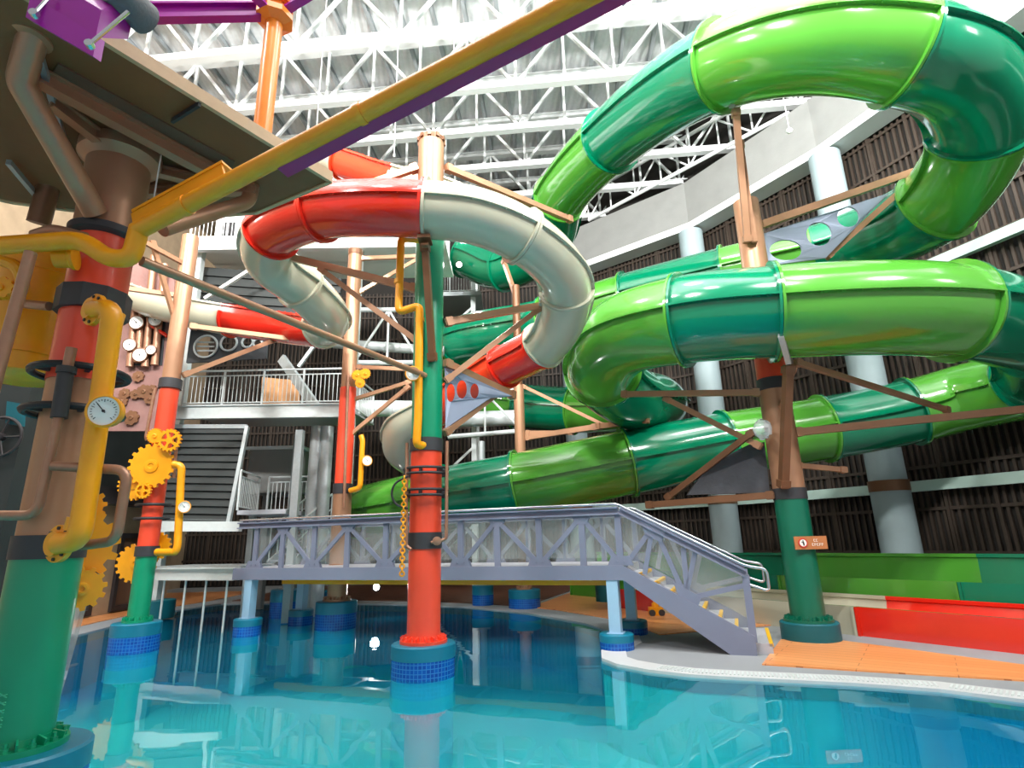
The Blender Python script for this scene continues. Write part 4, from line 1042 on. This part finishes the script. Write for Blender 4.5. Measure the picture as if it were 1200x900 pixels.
# orange mast and purple spokes
om = thing('orange_mast', P(308, 160, 5.7), 'orange mast with a round hub and purple spokes, rising behind the platform edge', 'mast')
ox, oy = P(308, 150, 5.7).x, 5.7
zo0, zo1 = zPL + .26, ZA(314, 22, 5.7)
b = MB(); b.lathe((ox, oy, zo0 - .2), [(.105, 0), (.105, zo1 - zo0 + .2)], 28); b.build('pole', M['orange_post'], om)
b = MB(); b.lathe((ox, oy, zo1 - .02), [(.12, -.08), (.23, -.02), (.23, .06), (.15, .07), (.15, .2), (.22, .21), (.22, .27), (.001, .3)], 8); b.build('hub', M['orange_post'], om, angle=20)
for x1, y1, Y1 in ((120, 16, 4.9), (440, -60, 5.4), (250, -60, 4.7)):
    b = MB(); b.ibeam(Vector((ox, oy, zo1 + .12)), P(x1, y1, Y1), .12, .2, .025); b.build('spoke', M['purple'], om, smooth=False)
# ---------------------------------------------------------------- stair tower at the back left
def railing(root, a, c, h=1.1, step=.13, posts=1.3, m='galv_light'):
    a, c = Vector(a), Vector(c); t = (c - a); L_ = t.length; t.normalize(); z = Vector((0, 0, 1))
    b = MB(); b.rod(a + z * h, c + z * h, .03, 8); b.rod(a + z * (h - .16), c + z * (h - .16), .02, 6); b.rod(a + z * .1, c + z * .1, .02, 6); r = b.build('guard_rail', M[m], root)
    b = MB(); k = 0
    while k < L_: b.rod(a + t * k + z * .1, a + t * k + z * (h - .16), .011, 5); k += step
    b.build('balusters', M[m], r)
    n = max(1, round(L_ / posts))
    for i in range(n + 1): b = MB(); p = a + t * (L_ * i / n); b.beam(p, p + z * h, .05, .05); b.build('rail_post', M[m], r, smooth=False)
T1 = 16.6
mb_ = thing('steel_balcony', P(300, 490, T1), 'galvanised balcony with vertical bar railing halfway up the stair tower', 'balcony')
a, c = P(208, 478, T1), P(400, 497, T1 - .4); z1_ = a.z - .02; c.z = a.z - .15
b = MB(); b.prism([a, c, c + Vector((.2, 3, 0)), a + Vector((-.2, 3, 0))], (0, 0, .06)); b.build('floor_plate', M['galv'], mb_, smooth=False)
b = MB(); b.ibeam(a - Vector((0, 0, .14)), c - Vector((0, 0, .14)), .16, .42, .04); b.build('edge_beam', M['galv_light'], mb_, smooth=False)
railing(mb_, a + Vector((.1, .05, .05)), c + Vector((0, .05, .05)))
railing(mb_, c + Vector((0, .05, .05)), c + Vector((.2, 2.8, .05)))
b = MB(); b.prism([P(305, 480, T1 + 2), P(350, 484, T1 + 2), P(352, 446, T1 + 2), P(307, 442, T1 + 2)], (0, .05, 0)); b.build('mesh_panel', M['wood_tan'], mb_, smooth=False)
for x in (372, 384):
    b = MB(); p = P(x, 500, T1 + .6); b.lathe((p.x, p.y, DZ), [(.19, 0), (.19, p.z - DZ)], 20); b.build('tower_leg', M['galv'], mb_)
b = MB(); b.beam(P(330, 420, T1 + 1), P(372, 480, T1 + .2), .12, .3); b.beam(P(372, 400, T1 + 1), P(350, 430, T1 + 1), .1, .1); b.build('stair_flight', M['galv'], mb_, smooth=False)
# upper balcony
T2 = 17.2
ub = thing('steel_balcony', P(300, 300, T2), 'white upper balcony with barred railing, seen under the platform edge', 'balcony')
a, c = P(220, 283, T2), P(520, 320, T2); c.z = a.z - .1
b = MB(); b.prism([a, c, c + Vector((0, 3, 0)), a + Vector((0, 3, 0))], (0, 0, .1)); b.build('floor_plate', M['white_steel'], ub, smooth=False)
b = MB(); b.beam(a - Vector((0, 0, .12)), c - Vector((0, 0, .12)), .2, .5); b.build('edge_beam', M['white_steel'], ub, smooth=False)
railing(ub, a + Vector((0, .1, .1)), c + Vector((0, .1, .1)), 1.25, .14, 1.2, 'white_steel')
b = MB(); b.prism([a + Vector((0, 1.6, 0)), c + Vector((0, 1.6, 0)), c + Vector((0, 1.6, 2.6)), a + Vector((0, 1.6, 2.6))], (0, .1, 0)); b.build('rear_panel', M['white_steel'], ub, smooth=False)
b = MB()
for k in range(9):
    p = a + (c - a) * ((k + .5) / 9); b.box(p + Vector((0, 1.55, 1.0)), (.42, .06, 1.3))
b.build('louver_opening', M['rubber'], ub, smooth=False)
for x in (232, 420, 512):
    b = MB(); p = P(x, 320, T2 + .4); b.beam((p.x, p.y, DZ), (p.x, p.y, a.z), .24, .24, (0, 1, 0)); b.build('tower_leg', M['galv_light'], ub, smooth=False)
b = MB(); b.beam(P(240, 350, T2 - .1), P(300, 312, T2 - .1), .1, .1); b.build('knee_brace', M['white_steel'], ub, smooth=False)
b = MB(); a2, c2, d2, e2_ = P(228, 312, T2 + .8), P(400, 326, T2 + .8), P(398, 392, T2 + .8), P(222, 386, T2 + .8)
for i in range(14):
    f0, f1 = i / 14, (i + 1) / 14; o_ = Vector((0, -.07 if i % 2 else 0, 0)); th_ = Vector((0, .1, 0))
    l0, r0, l1, r1 = a2.lerp(e2_, f0) + o_, c2.lerp(d2, f0) + o_, a2.lerp(e2_, f1) + o_, c2.lerp(d2, f1) + o_
    b.hexa([l1, r1, r1 + th_, l1 + th_, l0, r0, r0 + th_, l0 + th_])
b.build('corrugated_soffit', M['machine_dark'], ub, smooth=False)
# corrugated dark steel stair soffit
cs = thing('corrugated_screen', P(235, 560, 16.2), 'dark corrugated steel screen hanging under the galvanised balcony', 'screen')
a, c, d_, e_ = P(196, 500, 16.4), P(290, 500, 16.4), P(268, 612, 15.9), P(184, 610, 15.9)
b = MB(); n = 26
for i in range(n):
    f0, f1 = i / n, (i + 1) / n; w = .06 if i % 2 else 0
    l0, r0, l1, r1 = a.lerp(e_, f0), c.lerp(d_, f0), a.lerp(e_, f1), c.lerp(d_, f1)
    o_ = Vector((0, -w, 0)); b.hexa([l1 + o_, r1 + o_, r1 + o_ + Vector((0, .08, 0)), l1 + o_ + Vector((0, .08, 0)), l0 + o_, r0 + o_, r0 + o_ + Vector((0, .08, 0)), l0 + o_ + Vector((0, .08, 0))])
b.build('sheet', M['machine_dark'], cs, smooth=False)
b = MB(); b.beam(P(184, 617, 15.85), P(282, 617, 15.85), .2, .26); b.build('sill_beam', M['galv_light'], cs, smooth=False)
b = MB()
for p, q in ((a, c), (c, d_), (d_, e_), (e_, a)): b.beam(p, q, .1, .12)
b.build('frame', M['galv'], cs, smooth=False)
# lower landing: stairs and railing beside the bridge end
ll = thing('steel_landing', P(310, 620, 15.2), 'galvanised landing with barred railing joining the left end of the bridge', 'landing')
a, c = P(278, 598, 16), P(335, 598, 16); c.z = a.z
b = MB(); b.prism([a, c, c + Vector((0, 2, 0)), a + Vector((0, 2, 0))], (0, 0, -.12)); b.build('floor_plate', M['tread'], ll, smooth=False)
railing(ll, a + Vector((0, 1.9, 0)), c + Vector((0, 1.9, 0))); railing(ll, a, a + Vector((-.3, 1.9, 0)))
p, q = P(272, 612, 15.0), P(288, 596, 16); 
b = MB()
sx = sL + .05
for k in range(6):
    s0 = at(sx, zD + .1 + .17 * k, 2.1 + .26 * k); b.beam(s0, s0 + UB * .8, .26, .04)
b.build('stair_tread', M['tread'], ll, smooth=False)
b = MB()
for ss in (sx - .03, sx + .83):
    b.beam(at(ss, zD, 2.0), at(ss, zD + 1.0, 3.5), .05, .2)
    b.rod(at(ss, zD + 1.0, 2.0), at(ss, zD + 2.0, 3.5), .03, 8); b.rod(at(ss, zD + .55, 2.0), at(ss, zD + 1.55, 3.5), .02, 8)
    for k in range(6): f = k / 5; b.rod(at(ss, zD + f, 2.0 + 1.5 * f), at(ss, zD + 1.0 + f, 2.0 + 1.5 * f), .022, 6)
b.build('stair_rail', M['galv_light'], ll)
b = MB(); p = P(345, 600, 16); b.beam((p.x, p.y, DZ), (p.x, p.y, a.z + 2.2), .2, .2, (0, 1, 0)); b.beam((a.x, a.y + 1, DZ), (a.x, a.y + 1, a.z), .16, .16, (0, 1, 0)); b.build('landing_leg', M['galv'], ll, smooth=False)
cb = thing('concrete_box', P(320, 580, 18.5), 'grey concrete plant box between the balcony and the landing', 'box')
b = MB(); p, q = P(288, 578, 18.5), P(352, 526, 18.5); b.box(((p.x + q.x) / 2, 19.5, (p.z + q.z) / 2), (q.x - p.x, 2, q.z - p.z)); b.build('body', M['concrete'], cb, smooth=False)
b = MB(); b.box(((p.x + q.x) / 2, 19.5, q.z + .05), (q.x - p.x + .2, 2.2, .1)); b.build('lid', M['white_steel'], cb, smooth=False)
b = MB(); b.beam((p.x + .3, 19.5, DZ), (p.x + .3, 19.5, p.z), .25, .25, (0, 1, 0)); b.beam((q.x - .3, 19.5, DZ), (q.x - .3, 19.5, p.z), .25, .25, (0, 1, 0)); b.build('leg', M['concrete'], cb, smooth=False)
# galvanised beam from the left deck to the bridge
gw = thing('side_walkway', P(230, 678, 15), 'pale galvanised walkway beam left of the bridge with thin posts below it', 'walkway')
a, c = at(sL + .02, (zD + zB) / 2, .1), at(sL + 2.9, (zD + zB) / 2, .1)
b = MB(); b.ibeam(a, c, .2, .3, .03); b.ibeam(a + NB * 1.2, c + NB * 1.2, .2, .3, .03); b.build('edge_beam', M['galv_light'], gw, smooth=False)
b = MB(); b.prism([a + Vector((0, 0, .15)), c + Vector((0, 0, .15)), c + NB * 1.2 + Vector((0, 0, .15)), a + NB * 1.2 + Vector((0, 0, .15))], (0, 0, .04)); b.build('deck_plate', M['galv'], gw, smooth=False)
for f in (.12, .36, .6, .86):
    p = a + (c - a) * f + NB * .05; b = MB(); b.rod(p - Vector((0, 0, .15)), (p.x, p.y, -1.24), .028, 8); b.build('thin_post', M['galv_light'], gw)
# beige building front on the left deck
bf = thing('service_building', (-14.0, 17.5, DZ), 'beige and brown service building front with dark window frames on the left deck', 'building')
x0 = -12.9
b = MB(); b.box((x0 - 1.5, 16.6, 1.75), (3, 11, 3.4)); b.build('wall', M['beige_wall'], bf, smooth=False)
for yy, w_ in ((14.6, 1.9), (17.2, 1.9), (20.0, 2.0)):
    b = MB(); b.plate([[(x0 + .02, yy - w_ / 2, .1), (x0 + .02, yy + w_ / 2, .1), (x0 + .02, yy + w_ / 2, 2.5), (x0 + .02, yy - w_ / 2, 2.5)], [(x0 + .02, yy - w_ / 2 + .16, .26), (x0 + .02, yy + w_ / 2 - .16, .26), (x0 + .02, yy + w_ / 2 - .16, 2.34), (x0 + .02, yy - w_ / 2 + .16, 2.34)]], (.1, 0, 0)); f_ = b.build('window_frame', M['frame_dark'], bf, smooth=False)
    b = MB(); b.box((x0 + .01, yy, 1.3), (.02, w_ - .3, 2.1)); b.build('pane', M['brown_wall'], f_, smooth=False)
    b = MB(); b.box((x0 + .05, yy, 1.2), (.06, w_ - .3, .05)); b.box((x0 + .05, yy + .1, 1.3), (.06, .05, 2.1)); b.build('glazing_bar', M['wood_tan'], f_, smooth=False)
b = MB(); b.box((x0 - 1.3, 16.6, 3.6), (3.6, 11.6, .5)); b.build('fascia', M['frame_dark'], bf, smooth=False)
b = MB(); b.box((x0 - 1.0, 16.0, 5.1), (1.6, 13, 2.6)); b.build('dark_upper_wall', M['machine_dark'], bf, smooth=False)
# pink themed panel with gauges and pipes
tp = thing('themed_panel', P(165, 430, 15.5), 'pinkish themed wall panel covered in mock pipes and gauges behind the slim left column', 'wall panel')
TPY = 15.6
def tq(x, y, d=0): return P(x, y, TPY - d)
b = MB(); b.prism([tq(120, 505), tq(198, 505), tq(205, 315), tq(140, 300)], (0, .12, 0)); b.build('backing', M['pink_wall'], tp, smooth=False)
b = MB(); b.prism([tq(152, 428, .02), tq(190, 428, .02), tq(196, 350, .02), tq(160, 350, .02)], (0, .02, 0)); b.build('inset', M['dark_panel'], tp, smooth=False)
for x, y0, y1 in ((152, 430, 362), (161, 425, 345), (170, 430, 372), (181, 428, 365), (176, 345, 300), (190, 345, 310)):
    b = MB(); b.rod(tq(x, y0, .12), tq(x + (y0 - y1) * .1, y1, .12), .1, 12); b.build('mock_pipe', M['copper'], tp)
for x, y, r in ((160, 378, .2), (152, 404, .18), (182, 375, .19), (173, 366, .15), (164, 416, .2), (177, 410, .14)): gauge(tp, tq(x, y, .28), (.2, -1, -.1), r, 'bronze_dark')
b = MB()
for k in range(8): p = tq(142 + 5.5 * k + random.uniform(-2, 2), 440 + random.uniform(0, 50), .05); b.gear(p, (0.1, -1, 0), random.uniform(.12, .22), 8, .06)
b.build('mock_gear', M['bronze_dark'], tp, smooth=False)
b = MB(); b.rod(tq(172, 378, .15), tq(196, 394, .15), .05, 8); b.build('cross_pipe', M['slide_red'], tp)
# dark panel with round openings
dp = thing('control_panel', P(265, 405, 15.9), 'dark grey panel with round openings above the galvanised balcony', 'panel')
def dq(x, y, d=0): return P(x, y, 15.9 - d)
b = MB(); b.plate([[dq(218, 425), dq(312, 420), dq(314, 386), dq(224, 383)]] + [[dq(hx + r * math.cos(2 * PI * i / 20), hy + r * math.sin(2 * PI * i / 20)) for i in range(20)] for hx, hy, r in ((241, 406, 13), (268, 402, 9), (290, 401, 6), (302, 402, 5))], (0, .08, 0)); b.build('face', M['dark_panel'], dp, smooth=False)
b = MB()
for hx, hy, r in ((241, 406, .34), (268, 402, .24), (290, 401, .16), (302, 402, .13)): b.ring(dq(hx, hy, .03), r, .035, (0, 1, 0), 24, 6)
for dy in (-5, 0, 5): b.beam(dq(231, 406 + dy, -.05), dq(251, 406 + dy, -.05), .03, .05)
b.build('porthole_ring', M['galv'], dp)
b = MB(); b.beam(dq(222, 380, .1), dq(362, 398, .1), .1, .14); b.build('top_rail', M['bronze'], dp, smooth=False)

# lattice steelwork behind the centre column
def lattice(label, x0, y0, x1, y1, Y0, Y1, h=1.0, m='galv_light'):
    a, c = P(x0, y0, Y0), P(x1, y1, Y1); t = thing('steel_lattice', tuple(a), label, 'lattice girder', 'pale lattice girders behind the slides'); z = Vector((0, 0, h))
    b = MB(); b.rod(a, c, .09, 8); b.build('bottom_chord', M[m], t); b = MB(); b.rod(a + z, c + z, .09, 8); b.build('top_chord', M[m], t)
    b = MB(); n = max(2, round((c - a).length / h)); 
    for i in range(n):
        p, q = a.lerp(c, i / n), a.lerp(c, (i + 1) / n); b.rod(p, p + z, .04, 6); b.rod(p + (z if i % 2 else Vector()), q + (Vector() if i % 2 else z), .045, 6)
    b.build('web', M[m], t)
lattice('pale lattice girder left of the centre column, above the red banded rear column gauge', 415, 425, 492, 425, 19, 19, 2.0)
lattice('pale lattice girder right of the centre column, under the grey gusset plate', 525, 512, 612, 505, 21, 21, 1.6)
ga, gb = PZ(690, 258, 18.5), PZ(925, 132, 18.5)
lattice('white lattice girder along the top of the concrete beam, behind the big green loop', 690, 258, 925, 132, ga.y, gb.y, 1.6, 'white_steel')
for x0, y0, x1, y1, Y, lab, r in ((410, 402, 495, 412, 20, 'thick white pipe running level behind the centre column', .18), (430, 478, 490, 480, 20, 'pale grey duct behind the centre column gauge', .3), (528, 492, 582, 490, 21.5, 'pale green duct right of the centre column', .3)):
    a, c = P(x0, y0, Y), P(x1, y1, Y); b = MB(); b.rod(a - Vector((.6, 0, 0)), c + Vector((.8, 0, 0)), r, 16); b.lathe(a.lerp(c, .5), [(r + .03, -.05), (r + .03, .05)], 16, (c - a).normalized()); o = b.build('service_pipe', M['galv_light'], base=a); tag(o, lab, 'pipe')
# start tower at the top of the green slide
st = thing('start_tower', P(548, 330, 25), 'pale steel start tower at the upper end of the green slide', 'tower')
p = P(530, 345, 25)
for dx, dy in ((-1.2, 0), (1.0, 0), (-1.2, 2), (1.0, 2)):
    b = MB(); b.beam((p.x + dx, p.y + dy, DZ), (p.x + dx, p.y + dy, p.z + 2.4), .22, .22, (0, 1, 0)); b.build('tower_leg', M['galv_light'], st, smooth=False)
b = MB(); b.box((p.x - .1, p.y + 1, p.z - .1), (3, 2.6, .2)); b.build('floor_plate', M['galv'], st, smooth=False)
railing(st, (p.x - 1.5, p.y - .2, p.z), (p.x + 1.3, p.y - .2, p.z))
for k in range(4):
    b = MB(); zz_ = p.z * (k + .5) / 4; b.beam((p.x - 1.2, p.y, zz_ - 1), (p.x + 1.0, p.y, zz_ + 1), .1, .1); b.build('tower_brace', M['galv_light'], st, smooth=False)
# plastic film hanging beside the foreground column
pf = MB(); vs = []; nx, ny = 5, 14
for j in range(ny + 1):
    f = j / ny
    for i in range(nx + 1):
        g = i / nx; w = 30 * (1 - f) + 3
        vs.append(P(88 - 28 * f + (g - .5) * w, 700 + 150 * f, 6.2 - .55 * f + .06 * math.sin(g * 9 + f * 5)))
fs = [(j * (nx + 1) + i, j * (nx + 1) + i + 1, (j + 1) * (nx + 1) + i + 1, (j + 1) * (nx + 1) + i) for j in range(ny) for i in range(nx)]
pf.add(vs, fs); o = pf.build('plastic_film', M['plastic_film'], base=P(88, 700, 6.2)); tag(o, 'crumpled clear plastic film hanging beside the thick foreground column', 'plastic film')
# dark machine cabinet with a hand wheel at the left edge
mc = thing('machine_cabinet', P(5, 540, 8.5), 'dark machine cabinet with a hand wheel at the left edge behind the thick column', 'cabinet')
q0, q1 = P(-60, 640, 8.5), P(36, 440, 8.5)
b = MB(); b.box(((q0.x + q1.x) / 2, 9.1, (DZ + q1.z) / 2), (q1.x - q0.x, 1.1, q1.z - DZ)); b.build('body', M['machine_dark'], mc, smooth=False)
b = MB(); b.box(((q0.x + q1.x) / 2, 9.1, q1.z + .04), (q1.x - q0.x + .1, 1.2, .08)); b.build('lid', M['frame_dark'], mc, smooth=False)
b = MB(); w = P(0, 512, 8.45); b.ring(w, .3, .025, (.1, -1, 0), 32, 8)
for k in range(5): a = 2 * PI * k / 5; b.rod(w, w + Vector((math.cos(a) * .3, 0, math.sin(a) * .3)), .014, 6)
b.lathe(w, [(.06, -.05), (.06, .05), (.001, .06)], 14, (0, -1, 0)); b.build('hand_wheel', M['frame_dark'], mc)
b = MB(); b.prism([P(8, 470, 8.48), P(30, 474, 8.48), P(28, 500, 8.48), P(6, 496, 8.48)], (0, .02, 0)); b.build('access_panel', M['teal_dark'], mc, smooth=False)
hl = thing('pendant_lamp', P(925, 155, 14), 'tiny white lamp hanging on a wire in front of the concrete beam', 'lamp')
a_ = P(920, 122, 14); c_ = P(925, 153, 14)
b = MB(); b.rod((c_.x, 14, 18.8), c_, .012, 6); b.build('wire', M['rope'], hl); b = MB(); b.lathe(c_, [(.001, .1), (.06, .06), (.1, 0), (.06, -.07), (.001, -.1)], 16); b.build('globe', M['dial'], hl)
# ---------------------------------------------------------------- lamps and light
def flood(name, p, lab, energy, target, s=.22, lampr=.09):
    t = thing(name, p, lab, 'floodlight'); p = Vector(p); d = (Vector(target) - p).normalized()
    b = MB(); b.lathe(p - d * .12, [(.02, -.1), (lampr + .05, 0), (lampr + .07, .12), (lampr + .03, .12)], 20, d); b.build('housing', M['frame_dark'], t)
    b = MB(); b.lathe(p + d * .003, [(lampr + .025, 0), (.001, .012)], 20, d); b.build('lens', M['lamp'], t)
    ld = bpy.data.lights.new('flood_light', 'SPOT'); ld.energy = energy; ld.spot_size = 2.2; ld.spot_blend = .8; ld.shadow_soft_size = .12
    lo = bpy.data.objects.new('flood_light', ld); COL.objects.link(lo); lo.parent = t; lo.location = d * .06
    lo.rotation_euler = d.to_track_quat('-Z', 'Y').to_euler()
flood('floodlight', P(538, 310, 22), 'small bright floodlight glowing right of the centre column', 900, (0, 10, 2))
flood('floodlight', P(441, 688, 17.5), 'small bright lamp shining under the footbridge', 120, (0, 8, 1), lampr=.06)
def area(name, loc, target, size, power, col=(1, .98, .95)):
    ld = bpy.data.lights.new(name, 'AREA'); ld.energy = power; ld.size = size; ld.color = col
    o = bpy.data.objects.new(name, ld); COL.objects.link(o); o.location = loc
    o.rotation_euler = (Vector(target) - Vector(loc)).to_track_quat('-Z', 'Y').to_euler(); return o
for x, y in ((-7, 2), (1, 1), (9, 2), (-9, 9), (10, 9.5), (1.5, 8)):
    area('high_bay_lamp', (x, y, 20.5), (x * .9, y + 3, 0), 1.6, 560)
for x in (-10, -2, 6, 13):
    area('ceiling_fill', (x, 1.5, 15.5), (x * .9, 19, 22), 1.2, 3900)  # unseen fill lights added out of view to brighten the ceiling
area('wall_wash', (16, 3, 13), (9, 22, 8), 1.5, 90)
area('left_bay_lamp', (-13.5, 9, 11), (-6, 17, 4), 1.6, 120)
wd = bpy.data.worlds.new('hall_daylight'); SC.world = wd; wd.use_nodes = True
bg = wd.node_tree.nodes['Background']; bg.inputs['Color'].default_value = (1, .97, .93, 1); bg.inputs['Strength'].default_value = .5
SC.view_settings.view_transform = 'Standard'; SC.view_settings.look = 'None'; SC.view_settings.gamma = 1; SC.view_settings.exposure = 0
SC.view_settings.use_curve_mapping = False
